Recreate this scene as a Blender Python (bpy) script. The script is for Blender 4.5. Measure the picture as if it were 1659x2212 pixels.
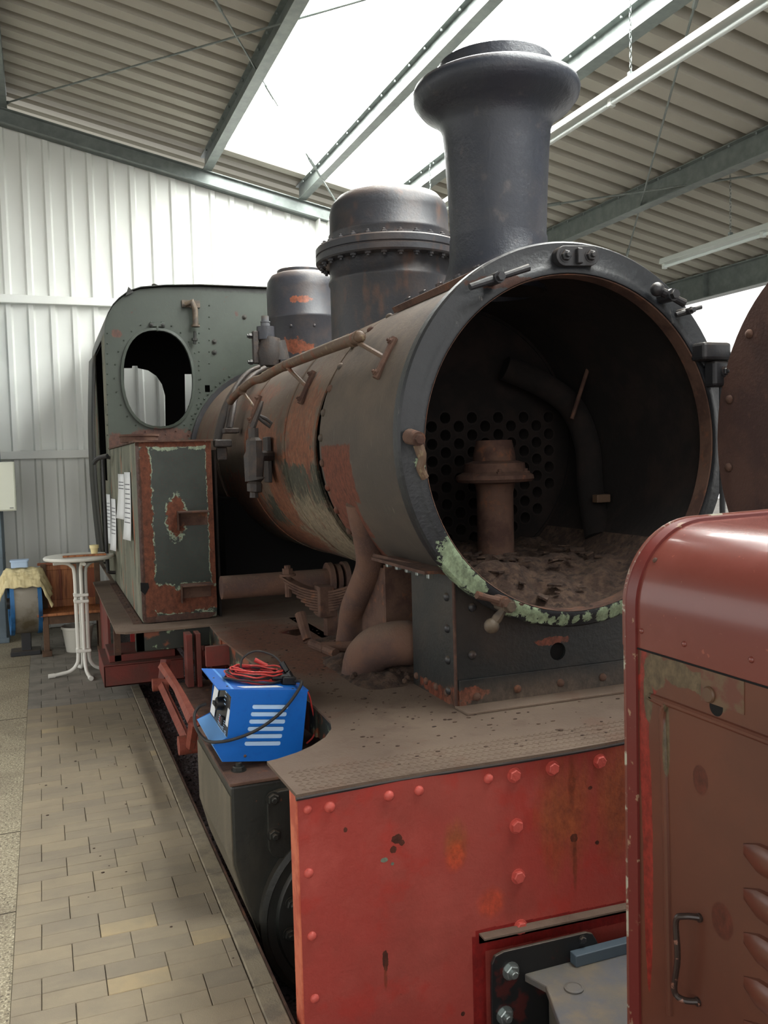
import bpy, bmesh, math, random
from mathutils import Vector, Matrix
random.seed(7)
PI = math.pi
scene = bpy.context.scene
for o in list(bpy.data.objects): bpy.data.objects.remove(o)
C = scene.collection

# ------------------------------------------------------------------ camera
W, H, F, CAMZ = 1659.0, 2212.0, 1913.0, 2.0
vy = Vector((89 - W/2, 1011 - H/2, F)).normalized()
dn = vy.cross(Vector((1, -.0265, 0))).normalized()
if dn.y < 0: dn = -dn
rt = dn.cross(vy)
if rt.x < 0: rt = -rt
# rows of RW: world direction of image-right, image-down, forward
RW = [Vector((rt[i], vy[i], -dn[i])) for i in range(3)]
cam = bpy.data.cameras.new('camera'); camo = bpy.data.objects.new('camera', cam); C.objects.link(camo)
cx_, cy_, cz_ = RW[0], -RW[1], -RW[2]
camo.matrix_world = Matrix(((cx_.x, cy_.x, cz_.x, 0), (cx_.y, cy_.y, cz_.y, 0), (cx_.z, cy_.z, cz_.z, CAMZ), (0, 0, 0, 1)))
cam.sensor_fit = 'VERTICAL'; cam.sensor_height = 24; cam.sensor_width = 18; cam.lens = 24*F/H
cam.clip_start = .05; cam.clip_end = 200
scene.camera = camo

# ------------------------------------------------------------------ world, light, exposure
wd = bpy.data.worlds.new('overcast'); scene.world = wd; wd.use_nodes = True
bg = wd.node_tree.nodes['Background']; bg.inputs[0].default_value = (1, .985, .96, 1); bg.inputs[1].default_value = 1.85
SKYLIGHT = 10
scene.view_settings.view_transform = 'Standard'; scene.view_settings.look = 'None'
scene.view_settings.gamma = 1; scene.view_settings.use_curve_mapping = False
scene.view_settings.exposure = 0.0

# ------------------------------------------------------------------ pixel -> world measuring helpers (true depths given)
def ray(u, v):
    a = (u - W/2, v - H/2, F); return RW[0]*a[0] + RW[1]*a[1] + RW[2]*a[2]
def onz(u, v, z): d = ray(u, v); return Vector((0, 0, CAMZ)) + d*((z - CAMZ)/d.z)
def ony(u, v, y): d = ray(u, v); return Vector((0, 0, CAMZ)) + d*(y/d.y)
def onx(u, v, x): d = ray(u, v); return Vector((0, 0, CAMZ)) + d*(x/d.x)
BX, BZ, BR = 2.308, 2.08, .84
def oncyl(u, v, r):
    d = ray(u, v); a = d.x**2 + d.z**2; b = 2*(-d.x*BX + d.z*(CAMZ-BZ)); c = BX**2 + (CAMZ-BZ)**2 - r*r
    t = (-b - math.sqrt(max(0, b*b-4*a*c)))/(2*a); return Vector((0, 0, CAMZ)) + d*t
def roofpt(u, v, c=6.44):
    d = ray(u, v); t = (c - CAMZ)/(d.z + .215*d.x); return Vector((0, 0, CAMZ)) + d*t

# ------------------------------------------------------------------ materials
def lin(c):
    c = [x/255 for x in c]; return tuple((x/12.92 if x <= .04045 else ((x+.055)/1.055)**2.4) for x in c) + (1,)
def mat(name, base, layers=(), rough=.6, metal=0.0, bump=(), spec=.5, emit=None, coat=0):
    m = bpy.data.materials.new(name); m.use_nodes = True; nt = m.node_tree; N = nt.nodes; L = nt.links
    b = N['Principled BSDF']; b.inputs['Roughness'].default_value = rough; b.inputs['Metallic'].default_value = metal
    b.inputs['Specular IOR Level'].default_value = spec; b.inputs['Coat Weight'].default_value = coat
    geo = N.new('ShaderNodeNewGeometry')
    def pos(stretch):
        mp = N.new('ShaderNodeMapping'); mp.inputs['Scale'].default_value = stretch
        L.new(geo.outputs['Position'], mp.inputs['Vector']); return mp.outputs['Vector']
    def math_(op, a, bb, clamp=False):
        n = N.new('ShaderNodeMath'); n.operation = op; n.use_clamp = clamp
        for i, x in enumerate((a, bb)):
            if isinstance(x, (int, float)): n.inputs[i].default_value = x
            elif x is not None: L.new(x, n.inputs[i])
        return n.outputs[0]
    def noise(scale, detail=6, stretch=(1, 1, 1), r=.6):
        n = N.new('ShaderNodeTexNoise'); n.inputs['Scale'].default_value = scale; n.inputs['Detail'].default_value = detail
        n.inputs['Roughness'].default_value = r; L.new(pos(stretch), n.inputs['Vector']); return n.outputs['Fac']
    def rng(x, lo, hi):
        n = N.new('ShaderNodeMapRange'); n.inputs['From Min'].default_value = lo; n.inputs['From Max'].default_value = hi
        L.new(x, n.inputs['Value']); return n.outputs['Result']
    rgb = N.new('ShaderNodeRGB'); rgb.outputs[0].default_value = lin(base); col = rgb.outputs[0]
    rg = None
    for l in layers:
        k = l.get('k', 'noise')
        if k == 'noise':
            f = rng(noise(l['s'], l.get('d', 6), l.get('st', (1, 1, 1))), l.get('lo', .45), l.get('hi', .6))
        elif k == 'up':
            sp = N.new('ShaderNodeSeparateXYZ'); L.new(geo.outputs['Normal'], sp.inputs[0])
            f = rng(sp.outputs['Z'], l.get('lo', .2), l.get('hi', .9))
            f = math_('MULTIPLY', f, rng(noise(l.get('s', 6)), .25, .6), True)
        elif k == 'brick': # random tone per loose piece
            oi = N.new('ShaderNodeObjectInfo'); f = rng(oi.outputs['Random'], l.get('lo', 0), l.get('hi', 1))
        elif k == 'blob':
            nz = math_('MULTIPLY', math_('SUBTRACT', noise(l.get('s', 14), 8, l.get('st', (1, 1, 1)), .7), .5), l.get('w', 1.6))
            f = None
            for (cc, rr) in l['b']:
                s = N.new('ShaderNodeVectorMath'); s.operation = 'SUBTRACT'; L.new(geo.outputs['Position'], s.inputs[0]); s.inputs[1].default_value = cc
                dv = N.new('ShaderNodeVectorMath'); dv.operation = 'DIVIDE'; L.new(s.outputs[0], dv.inputs[0]); dv.inputs[1].default_value = rr
                if l.get('bx'):
                    sp = N.new('ShaderNodeSeparateXYZ'); ab = N.new('ShaderNodeVectorMath'); ab.operation = 'ABSOLUTE'; L.new(dv.outputs[0], ab.inputs[0]); L.new(ab.outputs[0], sp.inputs[0])
                    g = math_('SUBTRACT', 1.0, math_('MAXIMUM', sp.outputs[0], math_('MAXIMUM', sp.outputs[1], sp.outputs[2])))
                else:
                    ln = N.new('ShaderNodeVectorMath'); ln.operation = 'LENGTH'; L.new(dv.outputs[0], ln.inputs[0])
                    g = math_('SUBTRACT', 1.0, ln.outputs['Value'])
                f = g if f is None else math_('MAXIMUM', f, g)
            raw = math_('ADD', f, nz); f = rng(raw, 0, l.get('soft', .06))
            if 'rim' in l:
                fr = math_('MULTIPLY', rng(raw, -.16, -.12), rng(noise(l.get('s', 14)*.7, 3), .44, .5), True)
                mr_ = N.new('ShaderNodeMix'); mr_.data_type = 'RGBA'; L.new(fr, mr_.inputs['Factor']); L.new(col, mr_.inputs['A'])
                mr_.inputs['B'].default_value = lin(l['rim']); col = mr_.outputs['Result']
        a = l.get('a', 1)
        if a != 1: f = math_('MULTIPLY', f, a, True)
        mx = N.new('ShaderNodeMix'); mx.data_type = 'RGBA'; L.new(f, mx.inputs['Factor']); L.new(col, mx.inputs['A'])
        mx.inputs['B'].default_value = lin(l['c'])
        if k == 'blob':
            m2 = N.new('ShaderNodeMix'); m2.data_type = 'RGBA'; L.new(rng(noise(34, 8, (1, 1, .7), .75), .36, .64), m2.inputs['Factor'])
            m2.inputs['A'].default_value = lin([min(255, q*1.12) for q in l['c']]); m2.inputs['B'].default_value = lin([q*l.get('dk', .72) for q in l['c']]); L.new(m2.outputs['Result'], mx.inputs['B'])
        col = mx.outputs['Result']
        if 'r' in l:
            mr = N.new('ShaderNodeMix'); mr.data_type = 'FLOAT'; L.new(f, mr.inputs['Factor'])
            if rg is None: mr.inputs['A'].default_value = rough
            else: L.new(rg, mr.inputs['A'])
            mr.inputs['B'].default_value = l['r']; rg = mr.outputs['Result']
    L.new(col, b.inputs['Base Color'])
    if rg is not None: L.new(rg, b.inputs['Roughness'])
    prev = None
    for (s, st) in bump:
        bn = N.new('ShaderNodeBump'); bn.inputs['Strength'].default_value = st; bn.inputs['Distance'].default_value = .01
        L.new(noise(s, 5), bn.inputs['Height'])
        if prev: L.new(prev, bn.inputs['Normal'])
        prev = bn.outputs[0]
    if prev: L.new(prev, b.inputs['Normal'])
    if emit:
        b.inputs['Emission Color'].default_value = emit[0]; b.inputs['Emission Strength'].default_value = emit[1]
    return m
RUST = (100, 56, 38); RUSTD = (66, 42, 33); DUST = (112, 96, 82)
M = {}
M['white'] = mat('white_sheet_paint', (234, 237, 232), rough=.35)
M['roof'] = mat('roof_sheet_paint', (178, 174, 162), rough=.7)
M['roof_shade'] = mat('roof_shade_paint', (70, 72, 72), rough=.8)  # dark tone painting in the roof's shade above the back wall
M['galv'] = mat('galvanised_steel', (130, 138, 134), [dict(c=(110, 118, 116), s=9, lo=.35, hi=.65)], rough=.38, metal=.2)
M['sky'] = mat('translucent_skylight', (240, 245, 245), emit=((1, .985, .95, 1), SKYLIGHT))
M['paver'] = mat('paver_concrete', (150, 137, 115), [dict(c=(134, 124, 108), k='brick', a=.9), dict(c=(164, 150, 124), s=2.5, st=(1, 3, 1), lo=.46, hi=.75, a=.6), dict(c=(122, 114, 100), s=6, lo=.48, hi=.75, a=.45)], rough=.9, bump=((180, .25),))
M['paver_tan'] = mat('paver_tan', (168, 150, 118), [dict(c=(150, 138, 115), s=6, lo=.4, hi=.7)], rough=.9, bump=((180, .25),))
M['paver_grey'] = mat('paver_grey', (142, 137, 127), [dict(c=(124, 120, 112), k='brick'), dict(c=(112, 109, 102), s=5, a=.6)], rough=.9, bump=((180, .25),))
M['kerb'] = mat('kerb_concrete', (150, 139, 118), [dict(c=(128, 119, 104), s=9)], rough=.9, bump=((150, .3),))
M['joint'] = mat('joint_sand', (76, 68, 56), rough=1)
M['aggr'] = mat('exposed_aggregate', (150, 140, 118), [dict(c=(196, 186, 160), s=95, d=2, lo=.52, hi=.6), dict(c=(98, 90, 76), s=70, d=2, lo=.56, hi=.64), dict(c=(118, 108, 92), s=2.2, lo=.45, hi=.7, a=.6)], rough=.9, bump=((90, .6),))
M['gravel'] = mat('track_gravel', (140, 132, 136), [dict(c=(110, 104, 104), s=60, d=2, lo=.55, hi=.62), dict(c=(40, 36, 38), s=45, d=2, lo=.55, hi=.65)], rough=.95, bump=((60, 1.0),))
M['conc'] = mat('plain_concrete', (120, 118, 112), [dict(c=(100, 98, 92), s=4)], rough=.9)
M['bluegrey'] = mat('blue_grey_paint', (112, 128, 138), [dict(c=(98, 112, 122), s=3)], rough=.7)
M['cream'] = mat('cream_enamel', (226, 230, 214), rough=.4)
M['green'] = mat('cab_green_paint', (52, 60, 52), [dict(c=(62, 70, 61), s=3, lo=.4, hi=.7, a=.6), dict(c=RUSTD, s=9, lo=.66, hi=.7),
   dict(c=(80, 50, 38), k='blob', s=24, w=2.0, b=[((1.15, 9.1, 2.30), (.32, .3, .07)), ((.70, 9.1, 2.22), (.10, .3, .12)), ((.75, 9.1, 3.29), (.05, .2, .045))]),
   dict(c=(34, 38, 33), k='blob', s=10, w=.8, soft=.4, b=[((2.3, 9.1, 3.8), (1.6, .3, .07))])], rough=.5, bump=((30, .08),))
M['greenside'] = mat('tank_side_paint', (104, 106, 92), [dict(c=(128, 128, 112), s=3, st=(1, 1, .3)), dict(c=(70, 76, 62), s=6, st=(1, 1, .5), lo=.52, hi=.64),
   dict(c=(150, 84, 52), s=5, st=(1, 1, .35), lo=.6, hi=.66), dict(c=RUSTD, s=22, lo=.66, hi=.69)], rough=.75, bump=((25, .15),))
tk = [((.69, 6.55, z), (.045, .2, .16)) for z in (.95, 1.08, 1.22, 1.36, 1.5, 1.66, 1.82, 1.98)] + [((1.16, 6.55, z), (.03, .2, .2)) for z in (1.3, 1.55, 1.75, 1.95, 2.1)]
M['greenfront'] = mat('tank_front_paint', (34, 42, 35), [dict(c=(42, 50, 43), s=4),
   dict(c=(132, 146, 122), k='blob', s=40, w=2.6, b=[((.84, 6.55, 2.12), (.10, .2, .02)), ((1.08, 6.55, 2.13), (.07, .2, .025))]),
   dict(c=RUST, r=.9, k='blob', s=24, w=1.4, rim=(128, 142, 120), b=tk + [((.90, 6.55, 1.62), (.07, .2, .15)), ((1.05, 6.55, 1.02), (.24, .2, .10)), ((.90, 6.55, .96), (.22, .2, .05)), ((.90, 6.55, 2.15), (.3, .2, .025)), ((.78, 6.55, 1.04), (.11, .2, .1))]),
   dict(c=(70, 38, 30), k='noise', s=60, lo=.55, hi=.62, a=.35),
   dict(c=(70, 46, 36), k='blob', s=18, w=.5, b=[((.9, 6.55, .87), (.4, .2, .04)), ((.645, 6.55, 1.5), (.02, .2, .9))])], rough=.38, bump=((20, .08), (120, .05)))
M['black'] = mat('black_iron', (40, 41, 44), [dict(c=(58, 54, 52), s=5, lo=.5, hi=.75, a=.7), dict(c=(72, 50, 40), s=16, lo=.64, hi=.7, a=.6), dict(c=(96, 84, 72), k='up', a=.75)], rough=.42, bump=((60, .15),))
M['chim'] = mat('chimney_black_enamel', (43, 47, 56), [dict(c=(64, 62, 64), s=3, lo=.5, hi=.7, a=.6), dict(c=(92, 86, 84), s=12, lo=.6, hi=.75, a=.5), dict(c=(92, 78, 68), k='up', lo=.3, a=.7)], rough=.38, bump=((28, .35), (120, .15)))
M['dome'] = mat('dome_black_paint', (46, 47, 52), [dict(c=(66, 58, 56), s=5, lo=.48, hi=.65, a=.8), dict(c=(104, 74, 56), s=7, st=(1, 1, .4), lo=.58, hi=.7, a=.5), dict(c=(92, 74, 62), k='up', lo=.3, a=.85)], rough=.45, bump=((50, .2),))
M['sand'] = mat('sand_dome_paint', (48, 49, 55), [dict(c=(70, 62, 60), s=5, lo=.5, hi=.65, a=.7),
   dict(c=(128, 72, 50), k='blob', s=22, w=2.4, b=[((2.08, 7.6, 3.02), (.13, .6, .07)), ((2.2, 7.6, 3.0), (.1, .6, .05)), ((2.2, 7.55, 3.42), (.09, .6, .03))]), dict(c=(92, 74, 62), k='up', lo=.3, a=.8)], rough=.45, bump=((50, .2),))
ringp = [(ony(u, v, 3.5), s) for u, v, s in ((975, 1185, .06), (985, 1225, .06), (1000, 1245, .055), (1025, 1262, .05), (975, 1205, .05), (1115, 1312, .04), (1130, 1318, .03), (1150, 1328, .035), (1170, 1335, .03), (1100, 1318, .03), (1215, 1338, .03), (1240, 1336, .02), (1300, 1326, .04), (1325, 1318, .04), (1345, 1310, .04), (905, 1000, .025), (1265, 1330, .025), (1190, 1340, .02))]
M['ring'] = mat('smokebox_ring_paint', (27, 30, 34), [dict(c=(42, 44, 47), s=4, lo=.5, hi=.7, a=.6), dict(c=(128, 124, 118), s=28, st=(1, 1, .25), lo=.66, hi=.72, a=.5),
   dict(c=(142, 160, 130), r=.7, k='blob', s=48, w=3.0, soft=.03, b=[(tuple(p), (s, .1, s)) for p, s in ringp]),
   dict(c=RUSTD, r=.9, k='blob', s=30, w=2.0, b=[((BX, 3.5, 1.335), (.36, .08, .018)), ((1.93, 3.5, 1.44), (.05, .08, .05)), ((2.2, 3.5, 1.34), (.2, .05, .02)), ((BX-.3, 3.5, 2.76), (.24, .08, .03))]),
   dict(c=(80, 74, 68), k='up', a=.4)], rough=.42, bump=((40, .25), (14, .2)))
def bp(u, v, r=.84): return tuple(oncyl(u, v, r))
M['boiler'] = mat('boiler_cladding', (88, 72, 60), [dict(c=(100, 84, 70), s=3, st=(1, .5, 1), lo=.4, hi=.7),
   dict(c=(62, 62, 50), k='blob', s=16, w=2.0, b=[(bp(650, 1040), (.2, .42, .25)), (bp(620, 1120), (.2, .4, .2)), (bp(700, 920), (.1, .12, .3))]),
   dict(c=(138, 126, 104), k='blob', s=16, st=(1, 3, .8), w=2.4, soft=.3, b=[(bp(700, 1150), (.4, .8, .3)), (bp(620, 1180), (.4, .9, .3)), (bp(740, 1190), (.3, .5, .2))], a=.8),
   dict(c=(126, 74, 48), k='blob', s=16, st=(1, 1, .4), w=2.6, b=[(bp(650, 900), (.15, .35, .3)), (bp(560, 960), (.2, .55, .2)), (bp(640, 985), (.12, .5, .06)), (bp(530, 1080), (.3, .7, .25)), (bp(610, 1080), (.2, .25, .3)), (bp(560, 860), (.2, .6, .1)), (bp(650, 1160), (.3, .6, .12))], a=.85),
   dict(c=(96, 52, 36), s=7, st=(1, 1.4, .5), lo=.57, hi=.66, a=.75),
   dict(c=(132, 126, 104), s=26, st=(1, 2.6, .5), lo=.62, hi=.66, a=.6), dict(c=(52, 44, 38), s=34, st=(1, 2.6, .5), lo=.62, hi=.66, a=.6),
   dict(c=(104, 90, 76), k='up', lo=0, hi=.8, a=.8)], rough=.8, bump=((30, .25), (110, .15)))
M['shell'] = mat('smokebox_shell', (68, 61, 54), [dict(c=(82, 72, 62), s=2.4, st=(1, .4, 1)), dict(c=(122, 116, 98), s=22, st=(1, 3, .35), lo=.65, hi=.7, a=.45), dict(c=(48, 44, 40), s=40, lo=.66, hi=.7, a=.5),
   dict(c=(104, 58, 42), r=.9, k='blob', s=24, w=.35, bx=1, b=[((1.47, 4.53, 1.93), (.2, .25, .155)), ((1.53, 4.58, 1.70), (.2, .22, .12)), ((1.6, 4.62, 1.56), (.2, .18, .1)), ((1.7, 4.66, 1.44), (.2, .14, .1))]),
   dict(c=(106, 91, 78), k='up', lo=-.1, hi=.7, a=.85)], rough=.72, bump=((60, .2),))
M['inside'] = mat('sooty_interior', (20, 15, 13), [dict(c=(34, 25, 21), s=4)], rough=.95, bump=((30, .3),))
M['shade_black'] = mat('painted_shade_black', (12, 11, 11), rough=1)  # black standing in for shade in gaps, holes and the cab
M['rust'] = mat('brown_rust', (92, 68, 56), [dict(c=(70, 48, 40), s=6), dict(c=(122, 78, 54), s=14, lo=.58, hi=.68, a=.7)], rough=.9, bump=((40, .35),))
M['pipe'] = mat('rusty_pipe', (104, 76, 62), [dict(c=(84, 64, 58), s=5), dict(c=(128, 96, 76), s=20, lo=.58, hi=.7, a=.5), dict(c=DUST, k='up', a=.6)], rough=.85, bump=((80, .5),))
M['rail'] = mat('handrail_paint', (96, 76, 60), [dict(c=(142, 128, 98), s=24, lo=.58, hi=.68, a=.7), dict(c=(110, 66, 44), s=9, lo=.55, hi=.62)], rough=.6, bump=((60, .2),))
M['plate'] = mat('dusty_footplate', (98, 82, 70), [dict(c=(112, 96, 82), s=1.6, lo=.4, hi=.65), dict(c=(80, 62, 52), s=5, lo=.55, hi=.75, a=.7), dict(c=(96, 60, 42), s=2.2, lo=.56, hi=.72, a=.6),
   dict(c=(104, 58, 38), k='blob', s=6, w=1.4, soft=.5, a=.7, b=[((1.35, 5.6, .86), (.5, .8, .2)), ((1.4, 4.9, .86), (.3, .5, .2))]), dict(c=(134, 120, 104), s=160, lo=.66, hi=.7, a=.4)], rough=.9, bump=((90, .35),))
RB = 2.93
def fb(u, v, su, sv=None, y=RB): p = ony(u, v, y); return ((p.x, y, p.z), (su, .2, sv or su))
M['red'] = mat('buffer_beam_red', (160, 62, 53), [dict(c=(160, 74, 64), s=1.7, lo=.45, hi=.62, a=.8), dict(c=(182, 84, 74), s=3.5, lo=.52, hi=.7, a=.6), dict(c=(138, 62, 52), s=2.4, lo=.5, hi=.68, a=.7), dict(c=(168, 48, 38), s=5, lo=.56, hi=.64, a=.5),
   dict(c=(150, 84, 44), k='blob', s=5, st=(3, 1, .4), w=1.7, soft=.7, a=.7, b=[fb(1220, 1760, .16, .3), fb(1330, 1720, .14, .3), fb(985, 1820, .06, .10)]),
   dict(c=(196, 74, 40), k='blob', s=8, w=.8, soft=.5, a=.6, b=[fb(1060, 1950, .07), fb(985, 1850, .05, .07)]),
   dict(c=(124, 24, 20), k='blob', s=20, w=.10, soft=.03, bx=1, dk=.9, b=[fb(1050+i*40, 2030-i*8.2, .045, .045) for i in range(12)] + [fb(1036, 2140, .028, .22)]),
   dict(c=(84, 40, 26), k='blob', s=36, w=1.4, soft=.05, b=[fb(858, 1812, .022, .018), fb(850, 1835, .014), fb(868, 1820, .012), fb(746, 1793, .008, .01), fb(1240, 1810, .018, .018), fb(1290, 1820, .009), fb(833, 2078, .012, .04), fb(1275, 1702, .012, .008), fb(1000, 2190, .01)]),
   dict(c=(120, 54, 28), k='blob', s=20, w=1.0, soft=.5, a=.7, b=[fb(1242, 1860, .012, .14), fb(833, 2110, .008, .06), fb(1235, 1690, .02, .12)]),
   dict(c=(112, 124, 108), k='blob', s=30, w=.8, soft=.05, b=[fb(830, 1858, .014, .009), fb(848, 1866, .006)]),
   dict(c=(78, 38, 32), s=46, lo=.71, hi=.74, a=.6)], rough=.55, bump=((9, .3), (50, .22)))
M['redbolt'] = mat('red_bolt_paint', (192, 84, 74), [dict(c=(150, 50, 40), s=40, lo=.55, hi=.7, a=.6)], rough=.5, bump=((80, .2),))
M['rededge'] = mat('lit_red_edge', (206, 112, 82), [dict(c=(180, 80, 58), s=10)], rough=.6)  # red lightened to paint in the light on the beam edge
M['redframe'] = mat('frame_red', (112, 46, 38), [dict(c=(96, 48, 40), s=5), dict(c=(84, 60, 52), k='up', a=.8)], rough=.65, bump=((40, .2),))
M['redrod'] = mat('rod_faded_red', (140, 72, 56), [dict(c=(124, 58, 44), s=9), dict(c=(100, 76, 62), s=25, lo=.6, hi=.7)], rough=.7, bump=((60, .3),))
M['cyl'] = mat('cylinder_casing', (38, 40, 37), [dict(c=(56, 54, 47), s=3, st=(1, 1, .4)), dict(c=(108, 62, 40), s=20, lo=.68, hi=.72), dict(c=(76, 64, 52), k='up', a=.8)], rough=.45, bump=((50, .2),))
M['cylside'] = mat('cylinder_side_sheet', (92, 86, 72), [dict(c=(112, 104, 88), s=4, st=(1, 1, .3)), dict(c=(70, 64, 54), s=9, lo=.55, hi=.7, a=.6)], rough=.6, bump=((60, .2),))
HX = 1.56
def hb(u, v, sy, sz=None): p = onx(u, v, HX); return ((HX, p.y, p.z), (.2, sy, sz or sy))
M['hood'] = mat('engine_maroon', (112, 56, 48), [dict(c=(120, 64, 56), s=2), dict(c=(160, 88, 72), s=40, lo=.68, hi=.72, a=.5), dict(c=(176, 150, 118), s=30, st=(1, 3, 3), lo=.72, hi=.74, a=.5)], rough=.26, bump=((5, .06),), coat=.15)
M['hoodside'] = mat('engine_side_brown', (98, 58, 44), [dict(c=(90, 54, 42), s=2),
   dict(c=(132, 46, 38), k='blob', s=9, w=.5, b=[hb(1395, 1480, .05, .03), hb(1392, 1600, .022, .3), hb(1400, 1850, .022, .4), hb(1500, 1425, .4, .008)]),
   dict(c=(96, 82, 62), k='blob', s=20, w=.9, soft=.04, b=[hb(1415, 1450, .05, .05), hb(1400, 1500, .02, .08), hb(1460, 1455, .07, .035), hb(1520, 1480, .09, .03), hb(1560, 1480, .04, .07), hb(1442, 1600, .01, .10)]),
   dict(c=(84, 40, 30), k='blob', s=9, w=.3, soft=.1, b=[hb(1513, 1685, .03, .04), hb(1560, 1990, .04, .05)]),
   dict(c=(150, 108, 88), s=26, lo=.73, hi=.75, a=.7)], rough=.3, bump=((5, .08),))
M['blue'] = mat('charger_blue', (8, 98, 188), [dict(c=(16, 80, 168), s=30, lo=.55, hi=.8, a=.5)], rough=.4)
M['blight'] = mat('charger_light_blue', (96, 160, 226), rough=.4)
M['slot'] = mat('pale_louvre', (178, 210, 244), rough=.4)
M['blk'] = mat('black_plastic', (20, 20, 21), rough=.4)
M['cableb'] = mat('black_rubber', (38, 36, 36), rough=.6)
M['cabler'] = mat('red_rubber', (190, 58, 52), rough=.5)
M['papr'] = mat('paper_white', (226, 230, 232), rough=.7)
M['ink'] = mat('print_grey', (96, 98, 104), rough=.8)
M['inkr'] = mat('print_red', (190, 52, 44), rough=.7); M['inkb'] = mat('print_blue', (40, 84, 160), rough=.7)
M['wood'] = mat('bench_wood', (184, 118, 72), [dict(c=(140, 82, 48), s=6, st=(6, 1, .5)), dict(c=(178, 116, 70), s=14, st=(8, 1, .4), lo=.55, hi=.7, a=.5)], rough=.55)
M['wood2'] = mat('bench_wood_reddish', (146, 80, 50), [dict(c=(128, 70, 46), s=6, st=(6, 1, .5))], rough=.55)
M['wooddk'] = mat('bench_leg_wood', (104, 78, 58), [dict(c=(86, 64, 48), s=8)], rough=.7)
M['tablew'] = mat('white_enamel', (232, 232, 224), rough=.35)
M['bucket'] = mat('bucket_plastic', (214, 212, 200), [dict(c=(190, 184, 168), s=7, lo=.55, hi=.75, a=.5)], rough=.55)
M['cloth'] = mat('cream_sacking', (228, 214, 168), [dict(c=(208, 192, 144), s=10, st=(4, 1, .6))], rough=.95, bump=((160, .4),))
M['drum'] = mat('drum_metal', (150, 144, 132), [dict(c=(106, 96, 76), s=3, lo=.45, hi=.6), dict(c=(60, 52, 44), s=24, lo=.68, hi=.7)], rough=.55, metal=.2)
M['rimblue'] = mat('drum_rim_blue', (40, 104, 160), [dict(c=(26, 62, 96), s=5)], rough=.5)
M['boxblue'] = mat('pale_blue_plastic', (176, 200, 228), rough=.4)
M['yellow'] = mat('yellow_plastic', (248, 234, 176), rough=.5)
M['valve'] = mat('dull_brown_brass', (92, 80, 66), [dict(c=(70, 62, 54), s=20)], rough=.6)
M['ironbrown'] = mat('brown_black_iron', (48, 43, 41), [dict(c=(66, 54, 47), s=14, lo=.5, hi=.65), dict(c=(86, 76, 66), k='up', a=.6)], rough=.6, bump=((60, .3),))
M['steel'] = mat('bright_steel', (150, 158, 156), rough=.3, metal=.8)
M['dullsteel'] = mat('dusty_steel_plate', (98, 92, 82), [dict(c=(84, 86, 90), s=3), dict(c=(112, 100, 82), s=7, lo=.5, hi=.7)], rough=.7, bump=((60, .2),))
M['lamp'] = mat('fitting_white', (206, 212, 206), rough=.4)
M['tube'] = mat('fluorescent_tube_glass', (222, 232, 230), rough=.2)
M['debris'] = mat('rust_scale_debris', (62, 47, 39), [dict(c=(84, 66, 54), s=20), dict(c=(42, 32, 27), s=30, lo=.55, hi=.65)], rough=1, bump=((50, .8),))

# ------------------------------------------------------------------ mesh helpers
def NB(): return bmesh.new()
def box(bm, x0, x1, y0, y1, z0, z1):
    v = [bm.verts.new((x, y, z)) for x in (x0, x1) for y in (y0, y1) for z in (z0, z1)]
    for f in ((0, 1, 3, 2), (4, 6, 7, 5), (0, 4, 5, 1), (2, 3, 7, 6), (0, 2, 6, 4), (1, 5, 7, 3)): bm.faces.new([v[i] for i in f])
    return v
def prism(bm, poly, ax, a, b, holes=()):
    """poly in the two remaining axes (x,y,z order), extruded along axis ax from a to b; holes cut through"""
    def P(p, t):
        q = list(p); q.insert(ax, t); return q
    loops = [poly] + list(holes); sides = []
    es = {0: [], 1: []}
    for lp in loops:
        va = [bm.verts.new(P(p, a)) for p in lp]; vb = [bm.verts.new(P(p, b)) for p in lp]; n = len(lp)
        for i in range(n):
            j = (i+1) % n; bm.faces.new((va[i], va[j], vb[j], vb[i]))
        for k, vv in ((0, va), (1, vb)):
            es[k] += [bm.edges.get((vv[i], vv[(i+1) % n])) for i in range(n)]
    for k in (0, 1): bmesh.ops.triangle_fill(bm, edges=es[k], use_beauty=True, use_dissolve=False)
def frame(t):
    t = t.normalized(); a = Vector((0, 0, 1)) if abs(t.z) < .9 else Vector((1, 0, 0))
    n = t.cross(a).normalized(); return n, t.cross(n).normalized()
def tube(bm, pts, r, seg=10, caps=True, closed=False):
    pts = [Vector(p) for p in pts]; n = len(pts); rr = r if isinstance(r, (list, tuple)) else [r]*n
    rings = []; nv = None
    for i, p in enumerate(pts):
        t = (pts[(i+1) % n] - pts[i-1]) if closed else (pts[min(i+1, n-1)] - pts[max(i-1, 0)])
        t.normalize()
        if nv is None: nv = frame(t)[0]
        nv = (nv - t*nv.dot(t)).normalized(); b = t.cross(nv)
        rings.append([bm.verts.new(p + (nv*math.cos(2*PI*k/seg) + b*math.sin(2*PI*k/seg))*rr[i]) for k in range(seg)])
    for i in range(n if closed else n-1):
        A, B = rings[i], rings[(i+1) % n]
        for k in range(seg): bm.faces.new((A[k], A[(k+1) % seg], B[(k+1) % seg], B[k]))
    if caps and not closed: bm.faces.new(rings[0][::-1]); bm.faces.new(rings[-1])
def smoothpts(pts, n=6):
    pts = [Vector(p) for p in pts]; out = []
    for i in range(len(pts)-1):
        p0 = pts[max(i-1, 0)]; p1 = pts[i]; p2 = pts[i+1]; p3 = pts[min(i+2, len(pts)-1)]
        for k in range(n):
            t = k/n; out.append(.5*((2*p1) + (p2-p0)*t + (2*p0-5*p1+4*p2-p3)*t*t + (3*p1-p0-3*p2+p3)*t**3))
    return out + [pts[-1]]
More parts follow.
